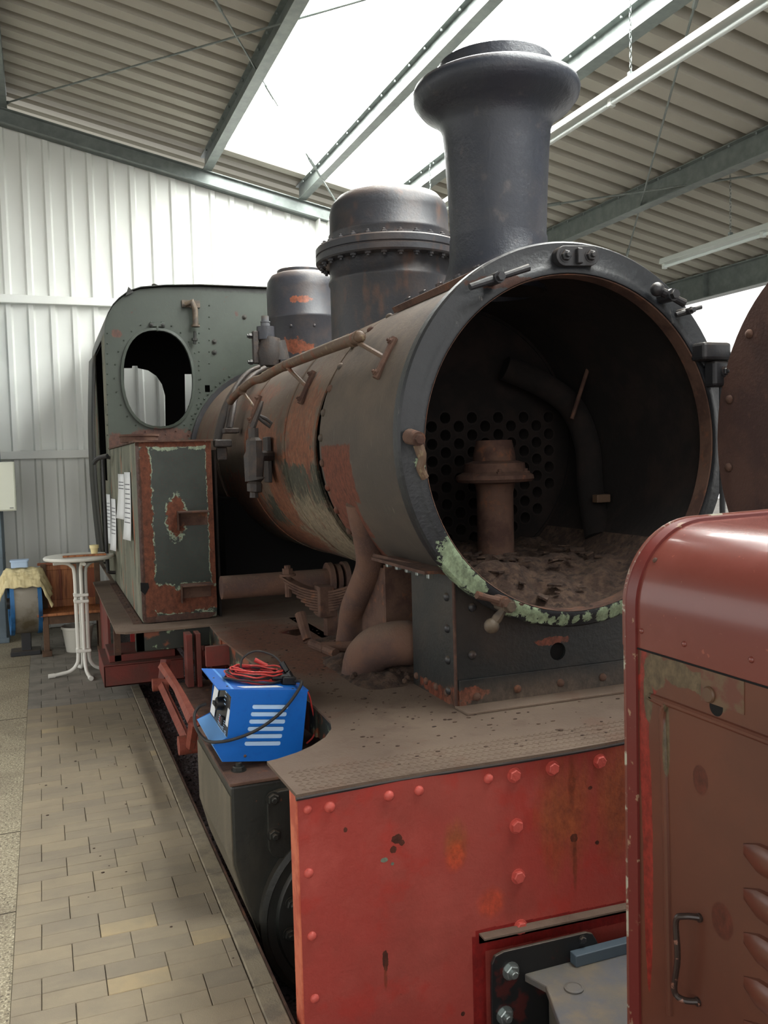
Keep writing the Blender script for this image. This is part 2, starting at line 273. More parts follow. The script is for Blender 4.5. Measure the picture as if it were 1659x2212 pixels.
def lathe(bm, prof, c, axis=Vector((0, 0, 1)), seg=48, a0=0, a1=2*PI, closed=False):
    """prof: (radius, distance along axis)"""
    axis = Vector(axis).normalized(); n, b = frame(axis); c = Vector(c); full = abs(a1-a0-2*PI) < 1e-6
    cols = seg if full else seg+1; R = []
    for (r, h) in prof:
        if r < 1e-6: R.append([bm.verts.new(c+axis*h)]*cols); continue
        R.append([bm.verts.new(c + axis*h + (n*math.cos(a0+(a1-a0)*k/seg) + b*math.sin(a0+(a1-a0)*k/seg))*r) for k in range(cols)])
    m = len(prof)
    for i in range(m if closed else m-1):
        A, B = R[i], R[(i+1) % m]
        for k in range(seg):
            q = (k+1) % cols if full else k+1; vs = []
            for v in (A[k], A[q], B[q], B[k]):
                if v not in vs: vs.append(v)
            if len(vs) > 2:
                try: bm.faces.new(vs)
                except ValueError: pass
def obj(name, bm, m, parent=None, smooth=True, bevel=0, kind=None, ang=35, label=None, at=None):
    bmesh.ops.recalc_face_normals(bm, faces=bm.faces)
    if smooth:
        for f in bm.faces: f.smooth = True
        for e in bm.edges:
            if len(e.link_faces) == 2 and e.calc_face_angle(0) > math.radians(ang): e.smooth = False
    off = Vector((0, 0, 0))
    if parent is not None:
        p = parent
        while p is not None: off += p.location; p = p.parent
    if at is not None: off = Vector(at)
    if off.length > 0: bmesh.ops.translate(bm, verts=bm.verts, vec=-off)
    me = bpy.data.meshes.new(name); bm.to_mesh(me); bm.free()
    if isinstance(m, str): m = M[m]
    me.materials.append(m)
    o = bpy.data.objects.new(name, me); C.objects.link(o)
    if parent is not None: o.parent = parent
    elif at is not None: o.location = at
    if bevel:
        md = o.modifiers.new('bevel', 'BEVEL'); md.width = bevel; md.segments = 2; md.limit_method = 'ANGLE'; md.angle_limit = math.radians(40)
    if kind: o['kind'] = kind
    if label: o['label'] = label
    return o
def thing(name, label, cat, loc=(0, 0, 0), group=None):
    o = bpy.data.objects.new(name, None); C.objects.link(o); o.location = loc; o.empty_display_size = .1
    o['label'] = label; o['category'] = cat
    if group: o['group'] = group
    return o
def tag(o, label, cat, group=None):
    o['label'] = label; o['category'] = cat
    if group: o['group'] = group
    return o
def struct(name, bm, m, smooth=False, **k): return obj(name, bm, m, None, smooth, kind='structure', **k)
def inst(name, me, parent, pos, normal=(0, 0, 1), scale=1, rot=0, m=None):
    """a small repeated piece (shared mesh, local +Z along normal)"""
    o = bpy.data.objects.new(name, me); C.objects.link(o)
    off = Vector((0, 0, 0)); p = parent
    while p is not None: off += p.location; p = p.parent
    o.parent = parent; o.location = Vector(pos) - off
    q = Vector((0, 0, 1)).rotation_difference(Vector(normal)); o.rotation_mode = 'QUATERNION'
    from mathutils import Quaternion
    o.rotation_quaternion = q @ Quaternion((0, 0, 1), rot); o.scale = (scale,)*3
    return o
def mesh_of(bm, name, m, ang=40):
    bmesh.ops.recalc_face_normals(bm, faces=bm.faces)
    for f in bm.faces: f.smooth = True
    for e in bm.edges:
        if len(e.link_faces) == 2 and e.calc_face_angle(0) > math.radians(ang): e.smooth = False
    me = bpy.data.meshes.new(name); bm.to_mesh(me); bm.free(); me.materials.append(M[m]); return me
def rivet_mesh(m, r=1.0):
    b = NB(); lathe(b, [(r, -.1), (r, .0), (.92*r, .3*r), (.7*r, .55*r), (.38*r, .7*r), (0, .75*r)], (0, 0, 0), seg=12); return mesh_of(b, 'rivet', m, 60)
def hex_mesh(m, washer=True, nut=False):
    b = NB()
    if washer: lathe(b, [(0, -.1), (1.25, -.1), (1.25, .12), (0, .12)], (0, 0, 0), seg=16)
    lathe(b, [(0, .0), (1, 0), (1, .62), (.86, .74), (0, .76)], (0, 0, 0), seg=6)
    if nut: lathe(b, [(0, .5), (.5, .5), (.5, 1.25), (.4, 1.35), (0, 1.35)], (0, 0, 0), seg=10)
    return mesh_of(b, 'hex_bolt', m, 30)
RV = {k: rivet_mesh(k) for k in ('black', 'redbolt', 'shell', 'green', 'hood', 'rust', 'dome', 'cyl', 'boiler')}
HB = {k: hex_mesh(k) for k in ('redbolt', 'black', 'steel', 'dome')}
HN = {k: hex_mesh(k, nut=True) for k in ('black', 'steel', 'rust', 'dome', 'cyl')}
def circ(cx, cy, r, n=24, r2=None): return [(cx + r*math.cos(2*PI*k/n), cy + (r2 or r)*math.sin(2*PI*k/n)) for k in range(n)]
def arc(cx, cy, r, a0, a1, n=16): return [(cx + r*math.cos(math.radians(a0+(a1-a0)*k/n)), cy + r*math.sin(math.radians(a0+(a1-a0)*k/n))) for k in range(n+1)]
def rrect(x0, x1, y0, y1, r, n=4):
    return arc(x1-r, y1-r, r, 0, 90, n) + arc(x0+r, y1-r, r, 90, 180, n) + arc(x0+r, y0+r, r, 180, 270, n) + arc(x1-r, y0+r, r, 270, 360, n)

# ================================================================== THE SETTING
WY = 11.8
KX = .745
TZ = -.45
b = NB(); box(b, -4.5, -.2, -3, WY+.1, -.2, 0)
floor_ = struct('floor', b, 'aggr')
b = NB(); box(b, -.2, KX, -3, WY+.1, -.5, -.012); obj('joint_bed', b, 'joint', floor_, False)
b = NB(); box(b, 3.87, 9.6, -3, WY+.1, -.5, 0); box(b, KX, 3.87, 11.6, WY+.1, -.5, 0); obj('far_slab', b, 'conc', floor_, False)
b = NB(); box(b, KX, 3.87, -3, 11.6, -.6, TZ); prism(b, [(5.1, TZ), (4.75, TZ), (5.0, -.2), (5.3, -.13), (11.6, -.13), (11.6, TZ)], 0, KX, 1.42); o = obj('track_gravel', b, 'gravel', floor_, False, kind='stuff')
# slab joints of the aggregate strip (raised lips left and right of a groove)
b = NB()
for y in (3.3, 4.25, 5.2, 7.6, 9.6): box(b, -4.5, -.2, y-.004, y+.004, -.01, .0015)
obj('slab_joint', b, 'joint', floor_, False)
# loose stones in the track bed
b = NB()
for i in range(900):
    x = random.uniform(KX+.02, 1.5); y = random.uniform(3.5, 8.5); s = random.uniform(.008, .02)
    x = random.uniform(KX+.01, 1.3); y = random.uniform(5.3, 9); bmesh.ops.create_icosphere(b, subdivisions=1, radius=s, matrix=Matrix.Translation((x, y, -.13+s*.3)) @ Matrix.Diagonal((1, random.uniform(.7, 1.3), .7, 1)))
obj('gravel_stone', b, 'gravel', floor_, False, kind='stuff')
# pavers: pairs of rows share a joint, each pair shifts by half a stone
PW, PD = .2365, .1108
def paver_mesh(w, m):
    b = NB(); v = box(b, .0012, w-.0012, .0007, PD-.0007, -.03, 0)
    bmesh.ops.bevel(b, geom=[e for e in b.edges if all(x.co.z > -.01 for x in e.verts)], offset=.0025, segments=1, affect='EDGES')
    return mesh_of(b, 'paver', m, 20)
cache = {}
extra = NB(); extra_g = NB()
row = 0; y = 3.197 - PD*4; np_ = 0
while y < WY - .1:
    k = int(round((y - 3.197)/PD)); pair = (k//2) % 2
    x = -.2; j0 = -.091 if pair == 1 else .028
    xs = [-.2]
    t = j0
    while t < .658: xs.append(t); t += PW
    xs.append(.66)
    if y > 7.74: xs[-1] = KX
    if xs[-1]-xs[-2] < .03: xs.pop(-2)
    for a, c_ in zip(xs, xs[1:]):
        far = y > 7.74; w = round(c_-a, 3)
        if y < 2.93 or y > 9.3:
            e = extra_g if far else extra; box(e, a+.0015, c_-.0015, y+.0015, y+PD-.0015, -.03, random.uniform(-.001, .0005)); continue
        mk = 'paver_grey' if far else ('paver_tan' if random.random() < .028 else 'paver')
        if (w, mk) not in cache: cache[(w, mk)] = paver_mesh(w, mk)
        o = bpy.data.objects.new('paver', cache[(w, mk)]); C.objects.link(o); o.parent = floor_
        o.location = (a, y, random.uniform(-.0012, .001)); o.rotation_euler = (random.uniform(-.003, .003), random.uniform(-.003, .003), 0); np_ += 1
    y += PD
b2 = NB(); 
yy = -3
while yy < 2.7: box(extra, -.198, .6585, yy+.0015, yy+PD-.0015, -.03, 0) if False else None; yy += PD
obj('far_paver', extra_g, 'paver_grey', floor_, False, kind='stuff'); 
k = 0; yy = 2.75 - PD
while yy > -3:
    xs = [-.2, -.091 + (.118 if (k//2) % 2 else 0)]
    while xs[-1] + PW < .65: xs.append(xs[-1]+PW)
    xs.append(.66)
    for a, c_ in zip(xs, xs[1:]): box(extra, a+.0015, c_-.0015, yy+.0015, yy+PD-.0015, -.03, 0)
    yy -= PD; k += 1
obj('near_paver', extra, 'paver', floor_, False, kind='stuff')
kb = NB(); box(kb, .662, KX, .002, .498, -.25, .002); bmesh.ops.bevel(kb, geom=list(kb.edges), offset=.006, segments=1, affect='EDGES'); km = mesh_of(kb, 'kerb_stone', 'kerb', 25)
yy = -3
while yy < 7.7:
    o = bpy.data.objects.new('kerb_stone', km); C.objects.link(o); o.parent = floor_; o.location = (random.uniform(-.002, .002), yy+.25, 0); yy += .5
b = NB(); box(b, KX, KX+.008, -3, 7.75, -.45, .004); obj('edge_strip', b, 'rust', floor_, False)
b = NB(); 
for i in range(30):
    p = (random.uniform(-.15, .65), random.uniform(3.0, 7), .002); bmesh.ops.create_icosphere(b, subdivisions=1, radius=random.uniform(.002, .007), matrix=Matrix.Translation(p) @ Matrix.Diagonal((1.5, 1, .5, 1)))
obj('loose_crumb', b, 'debris', floor_, False, kind='stuff')

# back wall: trapezoidal sheet
def corrug(bm, u0, u1, pitch, crest, slope, depth, emit_pt, phase=0):
    """emit_pt(u, d) -> pair of 3D points (bottom/top)"""
    us = []; u = u0 + phase
    while u < u1:
        us += [(u, 0), (u+pitch-crest-2*slope, 0), (u+pitch-crest-slope, depth), (u+pitch-slope, depth)]; u += pitch
    us = [(max(min(a, u1), u0), d) for a, d in us]
    prev = None
    for a, d in us:
        p, q = emit_pt(a, d); cur = (bm.verts.new(p), bm.verts.new(q))
        if prev: bm.faces.new((prev[0], cur[0], cur[1], prev[1]))
        prev = cur
def rz(x): return 6.44 - .215*x
b = NB(); corrug(b, -4.5, 9.3, .2545, .055, .022, .035, lambda a, d: ((a, WY+.06-d, -.05), (a, WY+.06-d, rz(a)-.23)), phase=-.06)
wall_back = struct('wall_back', b, 'white')
for n_, zz in ((1, 2.115), (2, 4.01)):
    b = NB(); box(b, -4.5, 3.68, WY-.06, WY+.02, zz, zz+.10); box(b, 3.8, 9.2, WY-.06, WY+.02, zz, zz+.10); struct('trim_%d' % n_, b, 'white', bevel=.006)
b = NB(); prism(b, [(-4.5, 6.236+.215*4.5), (9.3, 6.236-.215*9.3), (9.3, 6.06-.215*9.3), (-4.5, 6.06+.215*4.5)], 1, WY-.10, WY+.02)
prism(b, [(-4.5, 6.236+.215*4.5), (9.3, 6.236-.215*9.3), (9.3, 6.225-.215*9.3), (-4.5, 6.225+.215*4.5)], 1, WY-.16, WY+.02)
prism(b, [(-4.5, 6.07+.215*4.5), (9.3, 6.07-.215*9.3), (9.3, 6.06-.215*9.3), (-4.5, 6.06+.215*4.5)], 1, WY-.16, WY+.02)
struct('trim_3', b, 'galv')
b = NB(); box(b, 3.66, 3.675, WY-.14, WY+.04, 0, 5.3); box(b, 3.795, 3.81, WY-.14, WY+.04, 0, 5.27); box(b, 3.66, 3.81, WY-.06, WY-.05, 0, 5.28)
struct('trim_4', b, 'white')
# left wall (outside the frame)
b = NB()
for y0, y1, z0 in ((-3, 1.0, 0), (1.0, 11.0, 4.6), (11.0, WY, 0)): corrug(b, y0, y1, .2545, .055, .022, .035, lambda a, d: ((-4.5+d, a, z0), (-4.5+d, a, 7.35)))
struct('wall_left', b, 'white')
b = NB(); box(b, -30, -4.5, -20, 30, -.2, -.02); struct('floor_3', b, 'conc')
# roof sheets with ribs running down the slope
SX0, SX1, SY = 2.24, 4.50, 11.2
def roofpart(x0, x1, y0, y1, m, nm):
    b = NB(); corrug(b, y0, y1, .30, .165, .010, .15, lambda a, d: ((x0, a, rz(x0)+.155-d), (x1, a, rz(x1)+.155-d)))
    return struct(nm, b, m)
ceil_ = roofpart(-4.6, SX0, -3, WY+1.0, 'roof', 'ceiling')
b = NB(); prism(b, [(-4.6, rz(-4.6)-.3), (9.3, rz(9.3)-.3), (9.3, rz(9.3)+.12), (-4.6, rz(-4.6)+.12)], 1, WY+.95, WY+1.0); box(b, -4.6, 9.3, WY+.075, WY+1.0, 3.6, 3.62); obj('roof_shade_sheet', b, 'roof_shade', ceil_, False)  # added dark sheet standing in for the shaded roof beyond the wall
for nm, a in (('ceiling_sheet', (SX1, 9.3, -3, WY+1.0)), ('ceiling_sheet', (SX0, SX1, SY, WY+1.0))):
    o = roofpart(*a, 'roof', nm); o.parent = ceil_
# opaque roof outside so no light leaks between overlapping sheets
sk = roofpart(SX0, SX1, .8, SY, 'sky', 'window_1')
o = roofpart(SX0, SX1, -3, .8, 'roof', 'ceiling_sheet'); o.parent = ceil_
# purlins
def ibeam_y(b, x, z0, h, w, y0, y1, t=.008):
    s = .215
    box(b, x-w/2, x+w/2, y0, y1, z0, z0+t); box(b, x-w/2, x+w/2, y0, y1, z0+h-t, z0+h); box(b, x-t/2, x+t/2, y0, y1, z0+t, z0+h-t)
purl = [(-3.4, .1), (-1.35, .1), (-.235, .11), (2.17, .12), (3.43, .11), (4.50, .14), (6.56, .15)]
for i, (x, w) in enumerate(purl):
    h = .2 if x < 6 else .24
    b = NB(); ibeam_y(b, x, rz(x)-h-.005, h, w, -3, WY-.02)
    t = struct('trim_%d' % (5+i), b, 'galv')
    bn = NB()
    for k in range(30):
        yb = 1 + k*.36
        for sx in (-1, 1):
            bmesh.ops.create_cone(bn, cap_ends=True, segments=6, radius1=.012, radius2=.012, depth=.03, matrix=Matrix.Translation((x+sx*w*.34, yb, rz(x)-.022)))
    o = obj('clip_bolt', bn, 'galv', t, False, kind='stuff')
b = NB(); xe = 8.95; box(b, xe-.09, xe+.09, -3, WY, rz(xe)-.36, rz(xe)-.345); box(b, xe-.09, xe+.09, -3, WY, rz(xe)-.02, rz(xe)-.005); box(b, xe-.006, xe+.006, -3, WY, rz(xe)-.345, rz(xe)-.02)
for k in range(9): box(b, xe-.09, xe+.0, .6+k*1.2, .61+k*1.2, rz(xe)-.345, rz(xe)-.02)
struct('trim_12', b, 'galv')
for i, yy in enumerate((10.9, 5.2, -.5)):
    b = NB(); box(b, xe-.08, xe+.08, yy-.08, yy+.08, 0, rz(xe)-.36); struct('trim_%d' % (13+i), b, 'galv')
# ground outside the open side
b = NB(); box(b, 9.6, 40, -20, 30, -.2, -.05); struct('floor_2', b, 'conc')

for xq in (SX0-.02, SX1+.0):
    b = NB(); prism(b, [(xq, rz(xq)+.002), (xq+.02, rz(xq)-.002), (xq+.02, rz(xq)+.17), (xq, rz(xq)+.17)], 1, -3, SY); obj('light_block_strip', b, 'roof', ceil_, False)  # added strips that block skylight from the rib channels
# bracing rods under the roof
def rod(a, c_, r, label):
    b = NB(); tube(b, [a, c_], r, 8)
    for p, q in ((a, c_), (c_, a)):
        d = (Vector(q)-Vector(p)).normalized(); tube(b, [Vector(p)+d*.15, Vector(p)+d*.4], r*1.9, 6)
    return tag(obj('bracing_rod', b, 'galv', None, True, at=tuple((Vector(a)+Vector(c_))/2)), label, 'rod', 'roof bracing rods')
rod(roofpt(-20, 232, 6.28), roofpt(1000, -62, 6.28), .010, 'thin steel rod from the far left roof corner across the white skylight')
rod(roofpt(440, -40, 6.28), roofpt(600, 228, 6.28), .009, 'short thin rod crossing the first beam left of the skylight')
rod(roofpt(660, 330, 6.25), ony(742, 462, WY-.16), .012, 'short rod from the second roof beam down to the white wall corner')
rod(roofpt(1520, -60, 6.24), roofpt(1352, 560, 6.24), .010, 'thin rod hanging down behind the smokebox top over the ribbed roof')
rod(roofpt(1150, 448, 6.24), roofpt(1760, 360, 6.24), .011, 'thin rod crossing under the big grey beam at right')

# lamps
def chain(bm, p, L_, s=.035):
    n = int(L_/s)
    for i in range(n):
        c = Vector(p) + Vector((0, 0, -i*s)); a = i % 2
        pts = []
        for k in range(8):
            an = 2*PI*k/8; h = Vector((math.cos(an)*.009, 0, math.sin(an)*.023)) if a else Vector((0, math.cos(an)*.009, math.sin(an)*.023)); pts.append(c+h)
        tube(bm, pts, .003, 4, closed=True)
def lamp(x, z, y0, y1, label, chains, group=None):
    t = thing('strip_light', label, 'ceiling light', (x, (y0+y1)/2, z), group)
    b = NB(); prism(b, [(x-.06, z), (x+.06, z), (x+.045, z+.06), (x-.045, z+.06)], 1, y0, y1); obj('housing', b, 'lamp', t, False, bevel=.004)
    b = NB(); tube(b, [(x, y0+.05, z-.035), (x, y1-.05, z-.035)], .019, 12); obj('tube', b, 'tube', t)
    n = max(2, int((y1-y0)/1.5)+1)
    for k in range(n):
        yy = y0+.03+(y1-y0-.06)*k/(n-1); b = NB(); box(b, x-.025, x+.025, yy-.02, yy+.02, z-.06, z+.001); obj('tube_holder', b, 'lamp', t, False, bevel=.004)
    for yc in chains:
        b = NB(); chain(b, (x, yc, rz(x)-.02), rz(x)-.02-z-.06); obj('chain', b, 'steel', t)
        b = NB(); box(b, x-.02, x+.02, yc-.015, yc+.015, z+.055, z+.1); obj('chain_hook', b, 'galv', t, False)
    return t
c1, c2 = onx(1362, 100, 4.13), onx(930, 430, 4.13)
lamp(4.13, 4.66, 2.2, onx(945, 445, 4.13).y+.4, 'long white strip light hung on chains beside the chimney', [c1.y, c2.y])
c3 = onx(1578, 500, 6.87); e3 = onx(1432, 575, 6.87)
lamp(6.87, 4.18, 2.5, e3.y, 'smaller white strip light at far right above the smokebox door', [c3.y])

# blue grey pillar and box
b = NB(); box(b, -1.3, -.455, 11.0, 11.7, 0, 3.9); box(b, -1.35, -.43, 10.98, 11.72, 0, .06)
tag(obj('pillar_cladding', b, 'bluegrey', None, False, at=(-.9, 11.3, 0), bevel=.01), 'blue grey painted pillar at the left edge of the picture', 'pillar')
t = thing('electrical_cabinet', 'cream white wall cabinet on the pillar above the cloth covered drum', 'cabinet', (-.6, 10.9, 1.5))
p0 = ony(0, 998, 10.8); p1 = ony(36, 1103, 10.8)
b = NB(); box(b, -.95, p1.x, 10.8, 11.0, p1.z, p0.z); obj('body', b, 'cream', t, False, bevel=.01)
b = NB(); box(b, -.94, p1.x-.012, 10.79, 10.8, p1.z+.012, p0.z-.012); obj('door', b, 'cream', t, False, bevel=.003)
b = NB(); box(b, p1.x-.07, p1.x-.03, 10.785, 10.79, p1.z+.03, p1.z+.037); obj('maker_mark', b, 'ink', t, False)

p_ = bpy.data.objects['pillar_cladding']
for z in (.98, 1.96, 2.94):
    b = NB(); box(b, -1.302, -.453, 10.998, 11.702, z, z+.006); o = obj('panel_joint', b, 'ink', None, False, at=(-.9, 11.3, 0)); o.parent = p_; o.location = (0, 0, 0)
# bench
t = thing('wooden_bench', 'brown wooden bench with panelled back against the white wall', 'bench', (.25, 10.2, 0))
b = NB(); box(b, -.11, .60, 9.94, 10.42, .43, .46); obj('seat', b, 'wood', t, False, bevel=.006)
for za, zb in ((.46, .54), (.87, .93)):
    b = NB(); box(b, -.06, .56, 10.40, 10.44, za, zb); obj('back_rail', b, 'wood', t, False, bevel=.004)
b = NB(); box(b, -.09, .58, 10.37, 10.46, .93, .955); obj('top_rail', b, 'wood2', t, False, bevel=.006)
for i, x in enumerate((-.05, .14, .34)):
    b = NB(); box(b, x+.008, x+.19, 10.415, 10.43, .53, .88); obj('back_panel', b, 'wood' if i % 3 != 2 else 'wood2', t, False, bevel=.004)
    b = NB(); box(b, x-.012, x+.012, 10.398, 10.445, .53, .88); obj('stile', b, 'wood2', t, False, bevel=.003)
b = NB(); box(b, -.05, .56, 9.98, 10.0, .34, .43); obj('apron', b, 'wooddk', t, False, bevel=.003)
for x in (-.06, .50):
    b = NB(); box(b, x, x+.06, 9.97, 10.03, 0, .43); box(b, x-.02, x+.08, 9.96, 10.05, 0, .06); obj('leg', b, 'wooddk', t, False, bevel=.006)
    b = NB(); box(b, x, x+.06, 10.36, 10.42, 0, .95); obj('leg', b, 'wooddk', t, False, bevel=.006)
# bucket
t = thing('bucket', 'white plastic bucket standing under the wooden bench', 'bucket', (.29, 10.14, 0))
b = NB(); lathe(b, [(0, .0), (.125, 0), (.16, .25), (.172, .25), (.172, .275), (.155, .275), (.12, .01), (0, .01)], (.29, 10.16, 0), seg=32); obj('body', b, 'bucket', t)
b = NB(); tube(b, [(.29+.165*math.cos(a), 10.16+.165*math.sin(a), .25-.03*abs(math.sin(a))) for a in [PI*k/12 for k in range(13)]], .004, 6); obj('handle', b, 'steel', t)
# bistro table
TX, TY = .30, 8.96
t = thing('standing_table', 'tall white round standing table with tubular legs by the locomotive cab', 'table', (TX, TY, 0))
b = NB(); lathe(b, [(0, 1.115), (.30, 1.115), (.322, 1.125), (.326, 1.14), (.318, 1.152), (0, 1.155)], (TX, TY, 0), seg=48); obj('tabletop', b, 'tablew', t)
for k, a in enumerate((math.radians(188), math.radians(278), math.radians(8), math.radians(98))):
    d = Vector((math.cos(a), math.sin(a), 0)); c = Vector((TX, TY, 0)); sd = Vector((-d.y, d.x, 0))*.0
    pts = [c+d*.24+Vector((0, 0, 1.09)), c+d*.14+Vector((0, 0, 1.09)), c+d*.08+Vector((0, 0, 1.06)), c+d*.05+Vector((0, 0, .98)), c+d*.05+Vector((0, 0, .6)), c+d*.05+Vector((0, 0, .2)), c+d*.07+Vector((0, 0, .1)), c+d*.13+Vector((0, 0, .045)), c+d*.22+Vector((0, 0, .03)), c+d*.31+Vector((0, 0, .02))]
    b = NB(); tube(b, smoothpts(pts, 4), .0175, 10); lg = obj('leg', b, 'tablew', t)
    b = NB(); tube(b, [c+d*.27+Vector((0, 0, .023)), c+d*.33+Vector((0, 0, .022))], .022, 12); obj('foot_cap', b, 'tablew', lg)
for z in (.22, .70, .76):
    b = NB(); box(b, TX-.07, TX+.07, TY-.07, TY+.07, z, z+.03); obj('collar', b, 'tablew', t, False, bevel=.01)
b = NB(); box(b, TX-.03, TX+.03, TY-.03, TY+.03, .75, 1.116); box(b, TX-.22, TX+.22, TY-.02, TY+.02, 1.075, 1.116); obj('top_support', b, 'conc', t, False, bevel=.004)
b = NB(); box(b, .15, .54, 8.80, 8.86, 1.155, 1.17); tag(obj('wood_strip', b, 'wood', None, False, at=(.38, 8.83, 1.155), bevel=.002), 'thin reddish wooden strip lying on the white standing table', 'board')
t = thing('drinking_cup', 'small pale yellow cup on the white standing table', 'cup', (.44, 8.93, 1.155))
b = NB(); lathe(b, [(0, 0), (.028, 0), (.036, .06), (.043, .062), (.043, .085), (.033, .085), (.028, .01), (0, .01)], (.44, 8.93, 1.155), seg=24); obj('body', b, 'yellow', t)
b = NB(); lathe(b, [(0, .083), (.044, .083), (.044, .093), (.0, .098)], (.44, 8.93, 1.155), seg=24); obj('lid', b, 'yellow', t)
# drum with blue rims on a stand
DX, DY = -.235, 10.25
t = thing('metal_drum', 'upright worn metal drum with blue rims left of the wooden bench', 'drum', (DX, DY, 0))
dc = Vector((DX, DY, .56)); ax = Vector((1, .08, 0)).normalized()
b = NB(); lathe(b, [(0, -.12), (.33, -.12), (.33, .12), (0, .12)], dc, ax, 56); obj('shell', b, 'drum', t)
for s in (-1, 1):
    b = NB(); lathe(b, [(.25, s*.115), (.345, s*.115), (.345, s*.155), (.25, s*.155)], dc, ax, 56, closed=True); obj('rim', b, 'rimblue', t)
    b = NB(); lathe(b, [(0, s*.12), (.06, s*.12), (.06, s*.18), (0, s*.18)], dc, ax, 20); obj('hub', b, 'black', t)
b = NB(); box(b, DX-.05, DX+.05, DY-.05, DY+.05, .03, .26); box(b, DX-.16, DX+.14, DY-.12, DY+.12, 0, .05); obj('stand', b, 'black', t, False, bevel=.006)
# cloth
def cloth():
    b = NB(); nx, ny = 40, 40; g = []
    for i in range(nx+1):
        r = []
        for j in range(ny+1):
            s = (i/nx-.5)*.86; q = (j/ny-.5)*.72
            x = s; z = .9
            th = q/.36; yy = math.sin(max(-1.2, min(1.2, th)))*.372; zz = .56+.368*math.cos(th)
            if abs(s) > .175:
                e = abs(s)-.175; sgn = 1 if s > 0 else -1; x = sgn*(.175+e*.38+.02*math.sin(j*.8)); zz -= e*.92
            zz += .008*math.sin(i*1.1+j*.3)+.005*math.sin(j*1.7)
            yy += .012*math.sin(i*.9)*(abs(th))
            r.append(b.verts.new((DX+x, DY+yy, zz)))
        g.append(r)
    for i in range(nx):
        for j in range(ny): b.faces.new((g[i][j], g[i+1][j], g[i+1][j+1], g[i][j+1]))
    o = obj('draped_cloth', b, 'cloth', None, True, ang=80, at=(DX, DY, .92))
    md = o.modifiers.new('s', 'SOLIDIFY'); md.thickness = .005; md.offset = 1
    return tag(o, 'cream sacking cloth draped over the blue rimmed drum', 'cloth')
cloth()
t = thing('plastic_tub', 'pale blue plastic box standing on the cream cloth', 'box', (DX-.03, DY+.0, .944))
b = NB(); prism(b, rrect(DX-.115, DX+.055, DY-.06, DY+.06, .02), 2, .944, 1.005); obj('body', b, 'boxblue', t, True, ang=40)
b = NB(); prism(b, rrect(DX-.125, DX+.065, DY-.07, DY+.07, .025), 2, 1.005, 1.024); obj('lid', b, 'boxblue', t, True, ang=40)

# ================================================================== STEAM LOCOMOTIVE
ZP = .85
loco = thing('steam_locomotive', 'big rusty black and green steam locomotive with open smokebox and red buffer beam', 'locomotive', (BX, 7, -.3))
# --- buffer beam
BL, BRX = .772, 3.846
b = NB(); box(b, BL, BRX, RB, RB+.03, -.32, ZP-.012); beam = obj('buffer_beam', b, 'red', loco, False, bevel=.004)
for xa in (BL, BRX-.012):
    b = NB(); box(b, xa, xa+.012, RB+.03, RB+.09, -.32, ZP-.012); obj('beam_flange', b, 'rededge', beam, False)
b = NB(); box(b, BL-.001, BL+.004, RB-.001, RB+.031, -.32, ZP-.013); obj('beam_edge', b, 'rededge', beam, False)
for (u, v, s) in ((665, 1749, .016), (712, 1743, .021), (840, 1719, .02), (905, 1708, .019), (1055, 1682, .02), (667, 1886, .018), (674, 2022, .017), (680, 2157, .017)):
    inst('rivet', RV['redbolt'], beam, ony(u, v, RB), (0, -1, 0), s)
for (u, v) in ((1110, 1674), (1193, 1659), (1295, 1644), (1115, 1784), (1119, 1893), (1124, 2002)):
    inst('hex_bolt', HB['redbolt'], beam, ony(u, v, RB), (0, -1, 0), .024, random.random())
# --- footplate
edge = []
for k in range(25):
    x = BL-.002 + (BRX-BL)*k/24; edge.append((x, 2.915 + .012*math.sin(k*.55) + .035*k/24))
left = [(1.07, 6.36), (1.05, 5.8), (1.07, 5.25), (1.11, 4.5), (1.146, 3.95), (1.144, 3.83), (1.138, 3.68), (1.11, 3.58), (1.05, 3.48), (.97, 3.40), (.89, 3.345), (.80, 3.305), (.758, 3.295)]
right = [(2*BX-x, y) for x, y in left[::-1]]
hole = [tuple(onz(u, v, ZP))[:2] for u, v in ((600, 1366), (620, 1358), (650, 1354), (668, 1357), (662, 1368), (640, 1374))]
b = NB(); prism(b, edge + right + left, 2, ZP-.012, ZP, holes=[hole]); fp = obj('footplate', b, 'plate', loco, False)
fp['label'] = 'dusty brown checker footplate'
b = NB() # chequer ribs along the front strip
for k in range(60):
    x0 = .80+k*.028
    for s in (-1, 1):
        for q in range(5):
            xx = x0; yy = 2.95 + q*.045
            tube(b, [(xx, yy, ZP+.0006), (xx+.02, yy+s*.016, ZP+.0006)], .0018, 4)
obj('chequer_rib', b, 'plate', fp, False, kind='stuff')
b = NB(); 
for i in range(24):
    pass
tube(b, [(x, y+.006, ZP-.016) for x, y in edge], .009, 6); obj('edge_lip', b, 'black', fp)
b = NB() # crumbs of rust scale
for i in range(700):
    x = random.uniform(1.15, 2.9); y = random.uniform(3.0, 6.2)
    if 1.7 < x < 2.9 and y > 3.55: continue
    s = random.uniform(.002, .008) * (1.8 if random.random() < .05 else 1)
    bmesh.ops.create_icosphere(b, subdivisions=1, radius=s, matrix=Matrix.Translation((x, y, ZP+s*.2)) @ Matrix.Diagonal((random.uniform(.8, 2), 1, .4, 1)))
obj('rust_crumbs', b, 'debris', loco, False, kind='stuff')
